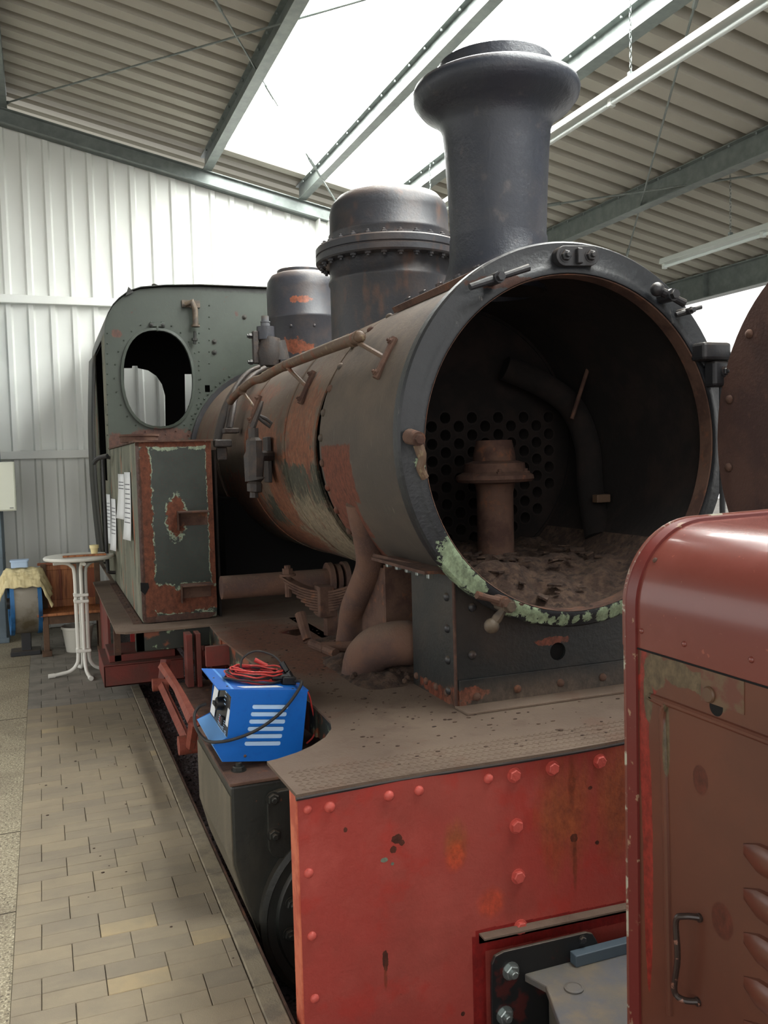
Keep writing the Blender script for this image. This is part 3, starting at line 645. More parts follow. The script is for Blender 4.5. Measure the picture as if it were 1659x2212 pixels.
def heap(x0, x1, y0, y1, z, h, m, nm, parent, n=36, seed=1, fn=None):
    rnd = random.Random(seed); b = NB(); g = []
    from mathutils import noise as ns
    for i in range(n+1):
        r = []
        for j in range(n+1):
            u, v = i/n, j/n; e = min(1, 4*min(u, 1-u))*min(1, 4*min(v, 1-v))
            x = x0+(x1-x0)*u; y = y0+(y1-y0)*v
            k = ns.fractal(Vector((x*6+seed, y*6, 0)), 1, 2, 4)
            r.append(b.verts.new((x, y, z + e*h*(.6+.8*k)+rnd.uniform(0, .006)*e - (1-min(1, e*6))*.012)))
        g.append(r)
    for i in range(n):
        for j in range(n): b.faces.new((g[i][j], g[i+1][j], g[i+1][j+1], g[i][j+1]))
    return obj(nm, b, m, parent, True, kind='stuff', ang=60)
heap(1.42, 1.95, 4.05, 5.0, ZP-.004, .06, 'debris', 'rust_scale', loco, 44, 3)
heap(1.55, 2.0, 4.9, 5.5, ZP-.004, .035, 'debris', 'rust_scale', loco, 30, 8)
# cut-out edge upstand with flaking paint under the plate edge
b = NB()
for a, c_ in zip(left[:7], left[1:8]):
    v = [b.verts.new(p) for p in ((a[0]+.012, a[1], ZP-.012), (c_[0]+.012, c_[1], ZP-.012), (c_[0]+.012, c_[1], ZP-.15), (a[0]+.012, a[1], ZP-.15))]; b.faces.new(v)
o = obj('side_valance', b, mat('valance_paint', (44, 46, 38), [dict(c=(122, 134, 104), s=9, lo=.56, hi=.6), dict(c=(128, 66, 40), s=5, lo=.5, hi=.56)], rough=.6), loco, False)
o.modifiers.new('s', 'SOLIDIFY').thickness = .01
# --- wide rear plate under tanks
PL0 = .43
poly = [(PL0+.06, 6.31), (2*BX-PL0-.06, 6.31), (2*BX-PL0, 6.37), (2*BX-PL0, 9.25), (2*BX-.60, 9.3), (2*BX-.60, 11.3), (.60, 11.3), (.60, 9.3), (PL0, 9.25), (PL0, 6.37)]
b = NB(); prism(b, poly, 2, ZP-.014, ZP+.002); tp = obj('tank_deck', b, 'plate', loco, False)
b = NB(); box(b, .56, 1.10, 6.33, 6.35, .70, ZP-.014); box(b, .56, .62, 6.33, 6.4, .70, ZP-.014)
obj('deck_valance', b, mat('deck_valance_paint', (32, 36, 30), [dict(c=(122, 140, 112), s=8, lo=.57, hi=.61), dict(c=(110, 60, 38), s=5, lo=.54, hi=.6)], rough=.5), loco, False, bevel=.004)
# --- saddle
SY0, SY1, SX = 3.62, 4.12, 1.725
SR = 2*BX-SX
arcp = [(BX + .843*math.cos(math.radians(a)), BZ + .843*math.sin(math.radians(a))) for a in range(226, 315, 4)]
hs = ony(1205, 1407, SY0)
b = NB(); prism(b, [(SX, ZP)] + [(SX, 1.44)] + arcp + [(SR, 1.44), (SR, ZP)], 1, SY0, SY0+.02, holes=[circ(hs.x, hs.z, .043, 20)])
sad = obj('saddle', b, mat('saddle_paint', (34, 37, 37), [dict(c=(52, 48, 44), s=3, lo=.45, hi=.65), dict(c=(116, 62, 44), k='blob', s=26, w=2.2, dk=.5, b=[((hs.x-.03, SY0, hs.z+.055), (.09, .1, .022)), ((1.80, SY0, .91), (.09, .1, .035)), ((1.73, 3.8, .88), (.05, .25, .035)), ((1.73, 3.66, .90), (.05, .08, .045))]), dict(c=DUST, k='blob', s=5, w=.6, soft=.8, a=.6, b=[((2.2, SY0, ZP), (.8, .2, .14))])], rough=.42, bump=((40, .2),)), loco, False)
b = NB(); box(b, SX, SX+.02, SY0+.02, SY1, ZP, 1.50); box(b, SR-.02, SR, SY0+.02, SY1, ZP, 1.50); box(b, SX+.02, SR-.02, SY1-.02, SY1, ZP, 1.28); obj('side_plate', b, sad.data.materials[0], sad, False)
b = NB(); box(b, SX+.03, SR-.03, SY0+.022, SY0+.05, ZP+.01, 1.15); obj('backing', b, 'shade_black', sad, False)
b = NB(); box(b, SX-.01, SR+.01, SY0-.13, SY0, ZP, ZP+.012); obj('base_foot', b, 'plate', sad, False, bevel=.003)
b = NB(); box(b, SX+.01, SR-.01, SY0-.014, SY0, ZP, ZP+.13); obj('base_angle', b, sad.data.materials[0], sad, False, bevel=.003)
b = NB(); box(b, SX-.004, SX+.003, SY0-.006, SY0+.014, ZP, 1.46); obj('corner_edge', b, 'rust', sad, False)
for v in (1290, 1358, 1425, 1225+265): 
    p = onx(967, v, SX); inst('rivet', RV['black'], sad, (SX, 3.70, p.z), (-1, 0, 0), .021)
for (u, v) in ((1020, 1312), (1020, 1415)): inst('rivet', RV['black'], sad, ony(u, v, SY0), (0, -1, 0), .022)
for (u, v) in ((1030, 1505), (1118, 1488), (1211, 1475), (1302, 1463)): inst('rivet', RV['rust'], sad, ony(u, v, SY0-.014), (0, -1, 0), .02)
for k in range(4): inst('rivet', RV['rust'], sad, (SX, 3.72+k*.12, ZP+.05), (-1, 0, 0), .019)
# curved flange with square nuts where the saddle meets the shell
b = NB(); tube(b, [(SX-.13, 4.3, 1.50), (SX+.02, 3.62, 1.46)], .012, 6); box(b, SX-.14, SX+.03, SY0+.01, 4.32, 1.475, 1.49); obj('top_flange', b, 'rust', sad, False)
for k in range(5):
    b = NB(); yy = 3.70+k*.13; box(b, SX-.09, SX-.062, yy, yy+.028, 1.443, 1.475); obj('square_nut', b, 'steel', sad, False, bevel=.003)
# brown stiffener box behind saddle with an opening
b = NB(); q = [ony(u, v, 4.5) for u, v in ((831, 1236), (892, 1236), (892, 1352), (831, 1352))]
prism(b, [(q[0].x, 1.42), (q[0].x+.36, 1.42), (q[0].x+.36, ZP), (q[0].x, ZP)], 1, 4.5, 4.52, holes=[rrect(q[0].x+.05, q[0].x+.22, ZP+.02, ZP+.17, .02)]); box(b, q[0].x, q[0].x+.012, 4.52, 4.9, ZP, 1.40)
obj('frame_stay', b, 'rust', loco, False, bevel=.003)
# --- smokebox
b = NB(); lathe(b, [(.84, 0), (.84, 1.24), (.815, 1.24), (.815, 0)], (BX, 3.56, BZ), (0, 1, 0), 96, closed=True); sb = obj('smokebox', b, 'shell', loco)
b = NB(); lathe(b, [(.814, .0), (.814, 1.245)], (BX, 3.561, BZ), (0, 1, 0), 96); obj('shell_lining', b, 'inside', sb)
HZ, HR = BZ-.036, .772   # the door opening sits a little low in the ring
def ecc(b, secs, n=112):
    rows = []
    for (r, y, cz) in secs: rows.append([b.verts.new((BX+r*math.cos(2*PI*k/n), y, cz+r*math.sin(2*PI*k/n))) for k in range(n)])
    for A, B in zip(rows, rows[1:]+rows[:1]):
        for k in range(n): b.faces.new((A[k], A[(k+1) % n], B[(k+1) % n], B[k]))
b = NB(); ecc(b, [(.886, 3.565, BZ), (.886, 3.512, BZ), (.877, 3.50, BZ), (HR+.055, 3.497, HZ), (HR+.04, 3.488, HZ), (HR+.012, 3.480, HZ), (HR+.004, 3.482, HZ), (HR, 3.50, HZ), (HR, 3.565, HZ)]); ring = obj('front_ring', b, 'ring', sb, ang=30)
b = NB(); ecc(b, [(HR+.0005, 3.486, HZ), (HR-.004, 3.49, HZ), (HR-.004, 3.57, HZ), (HR+.0005, 3.57, HZ)]); obj('ring_lip', b, 'rust', sb)
for k in range(26):
    a = math.radians(100+k*9.6)
    if math.radians(268) < a < math.radians(275): continue
    inst('rivet', RV['shell' if k % 3 else 'rust'], sb, (BX+.84*math.cos(a), 4.765, BZ+.84*math.sin(a)), (math.cos(a), 0, math.sin(a)), .023)
# tube plate with holes and tubes
holes = []; pos = []
for c_ in range(16):
    for r in range(8):
        x = BX-.68+c_*.0885; z = 1.46+r*.103+(.0515 if c_ % 2 else 0)
        if (x-BX)**2+(z-BZ)**2 < .72**2 and z < 2.36: pos.append((x, z))
for x, z in pos: holes.append(circ(x, z, .034, 12))
b = NB(); prism(b, circ(BX, BZ, .812, 64), 1, 4.79, 4.80, holes=holes); obj('tube_plate', b, 'inside', sb, False)
tb = NB(); lathe(tb, [(.035, -.006), (.042, -.006), (.042, .002), (.035, .002)], (0, 0, 0), seg=14, closed=True); lathe(tb, [(.034, 0), (.034, -.25), (0, -.25)], (0, 0, 0), seg=12)
tm = mesh_of(tb, 'fire_tube', 'inside'); tm.materials.clear(); tm.materials.append(mat('tube_rim', (30, 22, 19), rough=.9))
for x, z in pos: inst('fire_tube', tm, sb, (x, 4.79, z), (0, -1, 0))
# blast pipe
b = NB(); c = (BX, 4.3, 0); lathe(b, [(.0, 1.05), (.115, 1.05), (.105, 1.25), (.10, 1.5), (.10, 1.80), (.11, 1.85), (.20, 1.86), (.215, 1.875), (.21, 1.895), (.17, 1.915), (.165, 1.96), (.118, 1.975), (.115, 2.0), (.098, 2.085), (.085, 2.085), (.08, 1.95), (0, 1.9)], c, seg=40)
bpipe = obj('blast_pipe', b, 'rust', sb)
for a in (-.5, .6, 2.0, 3.4): 
    inst('hex_bolt', HN['rust'], sb, (BX+.175*math.cos(a-1.4), 4.3+.175*math.sin(a-1.4), 1.9), (0, 0, 1), .022)
# inner steam pipe on the right
pp = smoothpts([ony(u, v, y) for u, v, y in ((1090, 795, 4.7), (1170, 830, 4.65), (1235, 880, 4.6), (1268, 960, 4.5), (1275, 1050, 4.4), (1285, 1120, 4.3), (1292, 1160, 4.25))], 5)
b = NB(); tube(b, pp, .075, 16); obj('steam_pipe', b, 'inside', sb)
b = NB(); tube(b, [ony(1235, 905, 4.45), ony(1280, 765, 4.45)], .012, 8); obj('stay_rod', b, 'rust', sb)
b = NB(); p = ony(1300, 1078, 4.2); box(b, p.x-.03, p.x+.06, 4.2, 4.25, p.z-.02, p.z+.025); obj('bracket', b, 'rail', sb, False, bevel=.005)
# ash and scale in the smokebox bottom
from mathutils import noise as ns
b = NB(); g = []
for i in range(61):
    r = []
    for j in range(51):
        x = BX-.62+1.24*i/60; y = 3.50+1.28*j/50; base = BZ-math.sqrt(.812**2-(x-BX)**2)
        top = 1.275+.12*min(1, max(0, (y-3.55)/.3))+.07*(y-3.6)+.06*ns.fractal(Vector((x*5, y*5, 3)), 1, 2, 5)+.03*abs(ns.noise(Vector((x*2.5, y*2.5, 9))))
        r.append(b.verts.new((x, y, max(base+.004, top))))
    g.append(r)
for i in range(60):
    for j in range(50): b.faces.new((g[i][j], g[i+1][j], g[i+1][j+1], g[i][j+1]))
obj('ash_scale', b, 'debris', sb, True, kind='stuff', ang=70)
b = NB()
for i in range(60):
    x = random.uniform(BX-.45, BX+.45); y = random.uniform(3.6, 4.5); s = random.uniform(.015, .05)
    bmesh.ops.create_cube(b, size=s, matrix=Matrix.Translation((x, y, 1.29+.12*min(1, (y-3.55)/.3)+.02+.07*(y-3.6))) @ Matrix.Rotation(random.uniform(0, 3), 4, 'Z') @ Matrix.Rotation(random.uniform(-.5, .5), 4, 'X') @ Matrix.Diagonal((1.6, 1, .2, 1)))
obj('scale_flakes', b, 'debris', sb, False, kind='stuff')
# clamps and fittings on the ring
def clamp(u0, v0, u1, v1, r0=.022, ball=False, mt='black', nutat=.45):
    p = ony(u0, v0, 3.44); q = ony(u1, v1, 3.43); b = NB()
    tube(b, [p, p.lerp(q, .35), p.lerp(q, .6), q], [r0*.8, r0, r0*.75, r0*.9], 10)
    c = p.lerp(q, nutat); tube(b, [c+Vector((0, .07, 0)), c+Vector((0, -.03, 0))], r0*1.35, 10); tube(b, [c+Vector((0, -.03, 0)), c+Vector((0, -.05, 0))], r0*1.0, 6)
    if ball: bmesh.ops.create_uvsphere(b, u_segments=14, v_segments=10, radius=r0*1.5, matrix=Matrix.Translation(p))
    return obj('door_clamp', b, mt, sb)
clamp(1015, 620, 1142, 578, .019, mt='black')
clamp(1420, 625, 1478, 655, .022, ball=True)
clamp(1460, 680, 1514, 663, .013)
clamp(1062, 1352, 1098, 1303, .023, ball=True, mt='valve', nutat=.9)
clamp(1098, 1303, 1030, 1285, .02, mt='rust', nutat=.2)
b = NB(); p = ony(885, 943, 3.48); q = ony(905, 948, 3.38); tube(b, [p, q], [.034, .030], 14); tube(b, [q, q+(q-p)*.2], .02, 6); obj('door_clamp', b, 'rust', sb)
b = NB(); tube(b, smoothpts([ony(903, 960, 3.44), ony(912, 990, 3.44), ony(908, 1010, 3.45), ony(918, 1032, 3.46)], 4), [.022]*4+[.018]*9, 10); obj('clamp_tail', b, 'rail', sb)
# lug plate at top
a0 = ony(1212, 556, 3.49); a1 = ony(1266, 556, 3.49); b = NB()
prism(b, arc(a0.x, a0.z, .045, 90, 270, 10)+arc(a1.x, a1.z, .045, -90, 90, 10), 1, 3.455, 3.50); lug = obj('lug_plate', b, 'black', sb, True, bevel=.006)
for p in (a0, a1): inst('hex_bolt', HN['black'], sb, (p.x, 3.455, p.z), (0, -1, 0), .024, .4)
b = NB(); box(b, (a0.x+a1.x)/2-.014, (a0.x+a1.x)/2+.014, 3.43, 3.46, a0.z-.035, a0.z+.035); obj('lug_rib', b, 'black', sb, False, bevel=.006)
# hinge lugs right
h0 = ony(1535, 760, 3.46)
b = NB(); box(b, h0.x-.09, h0.x+.075, 3.40, 3.50, h0.z-.045, h0.z+.04); box(b, h0.x-.02, h0.x+.09, 3.41, 3.49, h0.z-.17, h0.z-.045); obj('hinge_lug', b, 'black', sb, False, bevel=.015)
inst('hex_bolt', HN['black'], sb, (h0.x+.04, 3.40, h0.z-.10), (0, -1, 0), .022); inst('hex_bolt', HN['black'], sb, (h0.x+.06, 3.41, h0.z-.20), (0, -1, 0), .018)
b = NB(); tube(b, [(h0.x+.06, 3.45, h0.z), (h0.x+.06, 3.45, 1.58)], .014, 8); obj('hinge_pin', b, 'black', sb)
b = NB(); box(b, h0.x+.0, h0.x+.10, 3.42, 3.49, 1.60, 1.66); obj('lower_hinge_lug', b, 'black', sb, False, bevel=.01)
# swung-open door
DR = .80; ph = math.radians(97); hd = Vector((h0.x+.055, 3.46, 0)); dd = Vector((math.cos(ph), -math.sin(ph), 0)); nn = Vector((-math.sin(ph), -math.cos(ph), 0))
dcn = hd + dd*(DR+.0) + Vector((0, 0, 2.06))
b = NB(); lathe(b, [(0, .045), (.5, .04), (.70, .02), (DR, .0), (DR, -.014), (.70, -.0), (.5, .022), (0, .028)], dcn, -nn, 80); door = obj('smokebox_door', b, mat('door_rust', (86, 62, 54), [dict(c=(70, 50, 46), s=3), dict(c=(104, 78, 66), s=30, lo=.6, hi=.7, a=.5)], rough=.75, bump=((60, .4),)), loco)
for k in range(14):
    a = 2*PI*k/14+.2; inst('rivet', RV['rust'], door, dcn + (dd*math.cos(a)+Vector((0, 0, 1))*math.sin(a))*.73 + nn*.012, nn, .022)
for z in (2.45, 1.65):
    b = NB(); tube(b, [hd+Vector((0, 0, z))-nn*.05, hd+dd*.7+Vector((0, 0, z))-nn*.08], .025, 8); obj('hinge_strap', b, 'black', door)
# --- chimney
CY = 4.21
b = NB(); prof = [(.25, 2.86), (.252, 3.15), (.262, 3.40), (.274, 3.60), (.282, 3.69), (.298, 3.735), (.34, 3.775), (.395, 3.81), (.428, 3.85), (.436, 3.885), (.425, 3.915), (.39, 3.935), (.33, 3.94), (.305, 3.945), (.297, 4.03), (.28, 4.035), (.272, 4.0), (.255, 3.6), (.235, 2.86)]
lathe(b, prof, (BX, CY, 0), seg=72); ch = obj('chimney', b, 'chim', loco, ang=50)
# flared foot following the shell
b = NB(); nseg = 64; rr = [(.256, 3.12, 0), (.262, 3.04, .35), (.285, 0, .8), (.33, 0, 1)]
R = []
for i, (r, z, w) in enumerate(rr):
    L_ = []
    for k in range(nseg):
        a = 2*PI*k/nseg; x = r*math.cos(a); y = r*math.sin(a)*1.0; zs = BZ+math.sqrt(.84**2-x*x)+.012
        zz = (3.12, 3.03+(zs-2.92)*.5, zs+.05, zs)[i] if i else 3.14
        L_.append(b.verts.new((BX+x, CY+y, zz)))
    R.append(L_)
for A, B in zip(R, R[1:]):
    for k in range(nseg): b.faces.new((A[k], A[(k+1) % nseg], B[(k+1) % nseg], B[k]))
obj('foot_flare', b, 'chim', ch)
# curved base flange plates
for (t0, t1, y0, y1) in ((62, 118, 3.72, 4.72),):
    b = NB(); prism(b, arc(BX, BZ, .876, t0, t1, 20) + arc(BX, BZ, .842, t1, t0, 20), 1, y0, y1); bf = obj('base_flange', b, 'rust', ch, True, ang=50)
    for k in range(5):
        for s in (-1, 1):
            a = math.radians(90+s*23); inst('hex_bolt', HB['dome'], ch, (BX+.876*math.cos(a), y0+.08+k*.21, BZ+.876*math.sin(a)), (math.cos(a), 0, math.sin(a)), .02)
# --- boiler
b = NB(); lathe(b, [(.80, 4.98), (.836, 4.981), (.838, 7.9), (.835, 7.905)], (BX, 0, BZ), (0, 1, 0), 112); lathe(b, [(.835, 7.92), (.85, 7.922), (.855, 9.1)], (BX, 0, BZ), (0, 1, 0), 112)
bo = obj('boiler', b, 'boiler', loco)
for yb in (5.6, 6.75, 7.91):
    b = NB(); lathe(b, [(.838, -.02), (.843, -.018), (.843, .018), (.838, .02)], (BX, yb, BZ), (0, 1, 0), 112); obj('cladding_band', b, 'boiler', bo)
b = NB(); lathe(b, [(.79, 4.78), (.79, 5.02)], (BX, 0, BZ), (0, 1, 0), 96); obj('gap_shade_core', b, 'shade_black', bo)  # black core painting the shade inside the cladding gap
# lifted edge of the cladding at the joint, widening downward
b = NB(); prev = None
for k in range(121):
    dg_ = k*3; a = math.radians(dg_); w = .12*max(0, math.sin(math.radians(min(90, max(0, (dg_-150)*1.3)))) if dg_ < 270 else math.sin(math.radians(max(0, (360-dg_)))))
    p = [Vector((BX+r*math.cos(a), y, BZ+r*math.sin(a))) for r, y in ((.828, 4.835+w), (.838, 4.835+w), (.838, 5.0), (.83, 5.0))]
    cur = [b.verts.new(x) for x in p]
    if prev:
        for i in range(3): b.faces.new((prev[i], cur[i], cur[i+1], prev[i+1]))
    prev = cur
obj('cladding_edge', b, 'boiler', bo)
# --- steam dome
DYc = 5.76
b = NB(); lathe(b, [(.415, 2.75), (.415, 3.18), (.425, 3.2), (.425, 3.215), (.415, 3.23), (.415, 3.33), (0, 3.33)], (BX, DYc, 0), seg=72); dm = obj('steam_dome', b, 'dome', loco, ang=40)
b = NB(); lathe(b, [(0, 3.33), (.50, 3.33), (.508, 3.34), (.508, 3.375), (.50, 3.38), (.50, 3.385), (.508, 3.39), (.508, 3.43), (.50, 3.44), (.43, 3.445), (.43, 3.47), (0, 3.48)], (BX, DYc, 0), seg=72); obj('flange', b, 'rust' if False else 'dome', dm, ang=30)
b = NB(); lathe(b, [(.415, 3.44), (.412, 3.50), (.418, 3.51), (.418, 3.525), (.41, 3.535), (.408, 3.66), (.395, 3.72), (.35, 3.775), (.26, 3.805), (.12, 3.815), (0, 3.817)], (BX, DYc, 0), seg=72); obj('cap', b, 'dome', dm, ang=60)
for k in range(28):
    a = 2*PI*k/28
    inst('hex_bolt', HN['dome'], dm, (BX+.468*math.cos(a), DYc+.468*math.sin(a), 3.44), (0, 0, 1), .022, k)
    inst('hex_bolt', HN['dome'], dm, (BX+.468*math.cos(a), DYc+.468*math.sin(a), 3.33), (0, 0, -1), .022, k)
# --- sand dome
SDY = 7.9
b = NB(); lathe(b, [(.335, 2.75), (.335, 3.27), (.342, 3.28), (.342, 3.30), (.333, 3.31), (.333, 3.55), (.325, 3.62), (.29, 3.675), (.23, 3.70), (.0, 3.705)], (BX, SDY, 0), seg=60); sd = obj('sand_dome', b, 'sand', loco, ang=50)
b = NB(); lathe(b, [(.20, 3.69), (.215, 3.70), (.215, 3.725), (.20, 3.735), (0, 3.745)], (BX-.02, SDY, 0), seg=40); obj('lid', b, 'dome', sd)
b = NB(); box(b, BX+.15, BX+.23, SDY-.03, SDY+.03, 3.70, 3.75); obj('lid_hinge', b, 'dome', sd, False, bevel=.01)
for k in range(10):
    a = 2*PI*k/10+.3; inst('rivet', RV['dome'], sd, (BX+.336*math.cos(a), SDY+.336*math.sin(a), 3.19), (math.cos(a), math.sin(a), 0), .014)
# --- safety valve group left of the sand dome
sv = Vector(ony(580, 760, 7.45)); X0, Y0, Z0 = sv.x, 7.45, sv.z
b = NB(); tube(b, [(X0, Y0, Z0-.12), (X0, Y0, Z0-.02), (X0+.02, Y0, Z0+.12)], [.09, .11, .085], 14); tube(b, [(X0+.08, Y0, Z0+.1), (X0+.09, Y0+.02, Z0-.06)], [.07, .1], 12)
vv = obj('safety_valve', b, 'ironbrown', loco)
b = NB(); tube(b, [(X0-.02, Y0, Z0+.1), (X0-.02, Y0, Z0+.21)], .075, 18); obj('bonnet', b, 'chim', vv)
b = NB(); tube(b, [(X0-.02, Y0, Z0+.21), (X0-.02, Y0, Z0+.24), (X0-.02, Y0, Z0+.24), (X0-.02, Y0, Z0+.30)], [.04, .04, .033, .033], 12); tube(b, [(X0-.02, Y0, Z0+.245), (X0-.02, Y0, Z0+.255)], .043, 12); obj('stem', b, 'dullsteel', vv)
b = NB(); box(b, X0-.135, X0-.09, Y0-.03, Y0+.03, Z0-.10, Z0+.17)
for k in range(6): tube(b, [(X0-.07, Y0, Z0-.08+k*.035), (X0-.07, Y0, Z0-.068+k*.035)], .03, 12)
obj('spring_cage', b, 'ironbrown', vv, True, bevel=.005)
for z in (Z0+.13, Z0-.09): 
    b = NB(); tube(b, [(X0-.18, Y0, z), (X0-.02, Y0, z)], .014, 8); tube(b, [(X0-.165, Y0, z), (X0-.14, Y0, z)], .024, 6); obj('stud', b, 'black', vv)
# --- pipes from the valve group down to the tank
for i, (pts, r) in enumerate((([(560, 800, 7.4), (530, 815, 7.35), (497, 862, 7.3), (480, 905, 7.25), (468, 955, 7.2)], .034), ([(572, 795, 7.3), (545, 812, 7.2), (512, 852, 7.1), (503, 890, 7.0), (497, 925, 6.95)], .022), ([(560, 792, 7.25), (535, 805, 7.2), (507, 840, 7.12), (498, 880, 7.05), (490, 928, 7.0)], .018))):
    b = NB(); tube(b, smoothpts([ony(*p) for p in pts], 5), r, 12); obj('feed_pipe', b, 'ironbrown', loco)
b = NB(); p = ony(490, 928, 6.95); box(b, p.x-.03, p.x+.09, 6.90, 7.0, p.z-.03, p.z+.01); obj('pipe_shoe', b, 'ironbrown', loco, False, bevel=.008)
b = NB(); p = ony(480, 962, 6.7); q = ony(462, 962, 6.6); box(b, q.x, q.x+.13, 6.56, 6.64, 2.12, 2.175); box(b, q.x+.02, q.x+.1, 6.6, 6.64, 2.02, 2.12); obj('tank_bracket', b, 'ironbrown', loco, False, bevel=.01)
# --- handrail on brackets
hr = [(497, 868, 7.0), (512, 850, 6.85), (545, 824, 6.45), (565, 818, 6.3), (585, 806, 6.1), (620, 788, 5.85), (700, 756, 5.0), (775, 728, 4.35)]
pts = smoothpts([ony(*p) for p in hr], 4); rr_ = [.030+.003*(i > 12) for i in range(len(pts))]
b = NB(); tube(b, pts, rr_, 14)
e = pts[-1]; d = (pts[-1]-pts[-3]).normalized(); tube(b, [e-d*.02, e+d*.01], .036, 14); bmesh.ops.create_uvsphere(b, u_segments=14, v_segments=8, radius=.031, matrix=Matrix.Translation(e+d*.012)); hrail = obj('boiler_handrail', b, 'rail', loco)
for (uu, vv_, yr, ub, vb) in ((765, 735, 4.45, 835, 775), (617, 790, 5.87, 665, 838), (522, 843, 6.7, 553, 885)):
    a = ony(uu, vv_, yr); c = oncyl(ub, vb, .842); b = NB(); tube(b, [a, c], .013, 8); tube(b, [a-Vector((0, .025, 0)), a+Vector((0, .025, 0))], .036, 12); obj('bracket_arm', b, 'rail', hrail)
    n_ = Vector((c.x-BX, 0, c.z-BZ)).normalized(); tg = Vector((-n_.z, 0, n_.x))
    b = NB(); tube(b, [c-tg*.11+n_*.008, c+tg*.11+n_*.008], .018, 6); obj('bracket_foot', b, 'rust', hrail)
    for s in (-1, 1): inst('hex_bolt', HN['rust'], hrail, c+tg*s*.085+n_*.02, n_, .016)
# --- boiler check valve hanging on the side
cvp = [(547, 925, .035), (548, 945, .034), (549, 952, .055), (549, 975, .055), (549, 985, .07), (549, 1030, .062), (551, 1036, .068), (551, 1040, .04), (550, 1046, .052), (550, 1062, .05), (549, 1064, .028), (549, 1075, .03)]
YV = 5.75
b = NB(); tube(b, [ony(u, v, YV) for u, v, r in cvp], [r for *_, r in cvp], 8); cv = obj('check_valve', b, 'ironbrown', loco, ang=30)
b = NB(); a = ony(560, 985, YV); c = oncyl(588, 985, .84); tube(b, [a, c], .035, 10); box(b, c.x-.04, c.x-.01, c.y-.03, c.y+.10, c.z-.18, c.z+.13); obj('valve_flange', b, 'ironbrown', cv, True, bevel=.006)
b = NB(); tube(b, [ony(545, 925, YV), ony(562, 880, YV-.02), ony(566, 868, YV)], [.022, .016, .012], 8); obj('valve_stem', b, 'ironbrown', cv)
b = NB(); tube(b, [ony(u, v, YV) for u, v in ((560, 898), (575, 905), (586, 914), (583, 922), (570, 912), (558, 902))], .012, 8, closed=True); obj('valve_lever', b, 'ironbrown', cv)
# --- outside steam pipe and exhaust elbow
sp = smoothpts([ony(*p) for p in ((776, 1085, 4.47), (785, 1130, 4.5), (797, 1180, 4.58), (798, 1225, 4.66), (782, 1270, 4.8), (764, 1315, 4.95), (757, 1360, 5.05))] + [Vector((1.71, 5.13, ZP-.01))], 6)
b = NB(); tube(b, sp, [.075]*10+[.08]*(len(sp)-10), 20); pi_ = obj('outside_steam_pipe', b, 'pipe', loco)
b = NB(); c = sp[-1]; lathe(b, [(.08, 0), (.13, 0), (.13, .03), (.09, .035)], (c.x, c.y, ZP-.002), seg=24, closed=True); obj('pipe_flange', b, 'rust', pi_, ang=30)
el = smoothpts([Vector((1.98, 4.28, 1.025)), Vector((1.80, 4.28, 1.025)), Vector((1.70, 4.31, 1.025)), Vector((1.62, 4.37, .995)), Vector((1.58, 4.43, .93)), Vector((1.572, 4.45, .87)), Vector((1.57, 4.46, .83))], 5)
b = NB(); tube(b, el, [.108]*6+[.118]*(len(el)-6), 24); obj('exhaust_elbow', b, 'pipe', loco)
b = NB()
for k in range(10):
    a = k/10*PI*1.2-.8; bmesh.ops.create_icosphere(b, subdivisions=1, radius=.016, matrix=Matrix.Translation((1.56+.14*math.cos(a)+.02*random.random(), 4.2+.16*math.sin(a), ZP+.03)))
obj('broken_mortar', b, 'debris', loco, False, kind='stuff')
# --- leaf spring
YS = 5.55
sc = ony(700, 1275, YS); b = NB(); lf = thing if False else None
base = NB(); tube(base, [(sc.x+.04, YS, ZP-.02), (sc.x+.04, YS, sc.z)], .05, 8); spn = obj('spring_hanger', base, 'rust', loco)
for k in range(9):
    b = NB(); L_ = .30-.03*k; pts = []
    for q in range(9):
        s = (q/8-.5)*2; pts.append(Vector((sc.x+.0-.03*0, YS, sc.z)) + Vector((math.cos(.7)*s*L_, -math.sin(.7)*s*L_, .10*s*s*(L_/.3)**2-.0-k*.017)))
    wv = Vector((math.sin(.7), math.cos(.7), 0))*.045; pr = None
    for p in pts:
        cur = [b.verts.new(p+o_) for o_ in (wv, -wv, -wv-Vector((0, 0, .014)), wv-Vector((0, 0, .014)))]
        if pr:
            for i in range(4): b.faces.new((pr[i], pr[(i+1) % 4], cur[(i+1) % 4], cur[i]))
        else: b.faces.new(cur)
        pr = cur
    b.faces.new(pr[::-1]); obj('spring_leaf', b, 'rust', spn, False)
b = NB(); box(b, sc.x-.05, sc.x+.05, YS-.065, YS+.065, sc.z-.17, sc.z+.03); obj('spring_buckle', b, 'rust', spn, False, bevel=.006)
for s in (-1, 1):
    p = Vector((sc.x+math.cos(.7)*s*.26, YS-math.sin(.7)*s*.26, sc.z+.09)); b = NB(); tube(b, [p-Vector((0, 0, .14)), p+Vector((0, 0, .07))], .022, 8); tube(b, [p+Vector((0, 0, .0)), p+Vector((0, 0, .015))], .055, 16); tube(b, [p+Vector((0, 0, .015)), p+Vector((0, 0, .05))], .036, 6); obj('spring_bolt', b, 'rust', spn)
b = NB(); p = ony(648, 1325, YS-.1); q = ony(664, 1382, YS-.2); tube(b, [p, q], [.035, .03], 10); tube(b, [q, q+Vector((.02, 0, -.03))], .03, 8); obj('lever_stub', b, 'rust', loco)
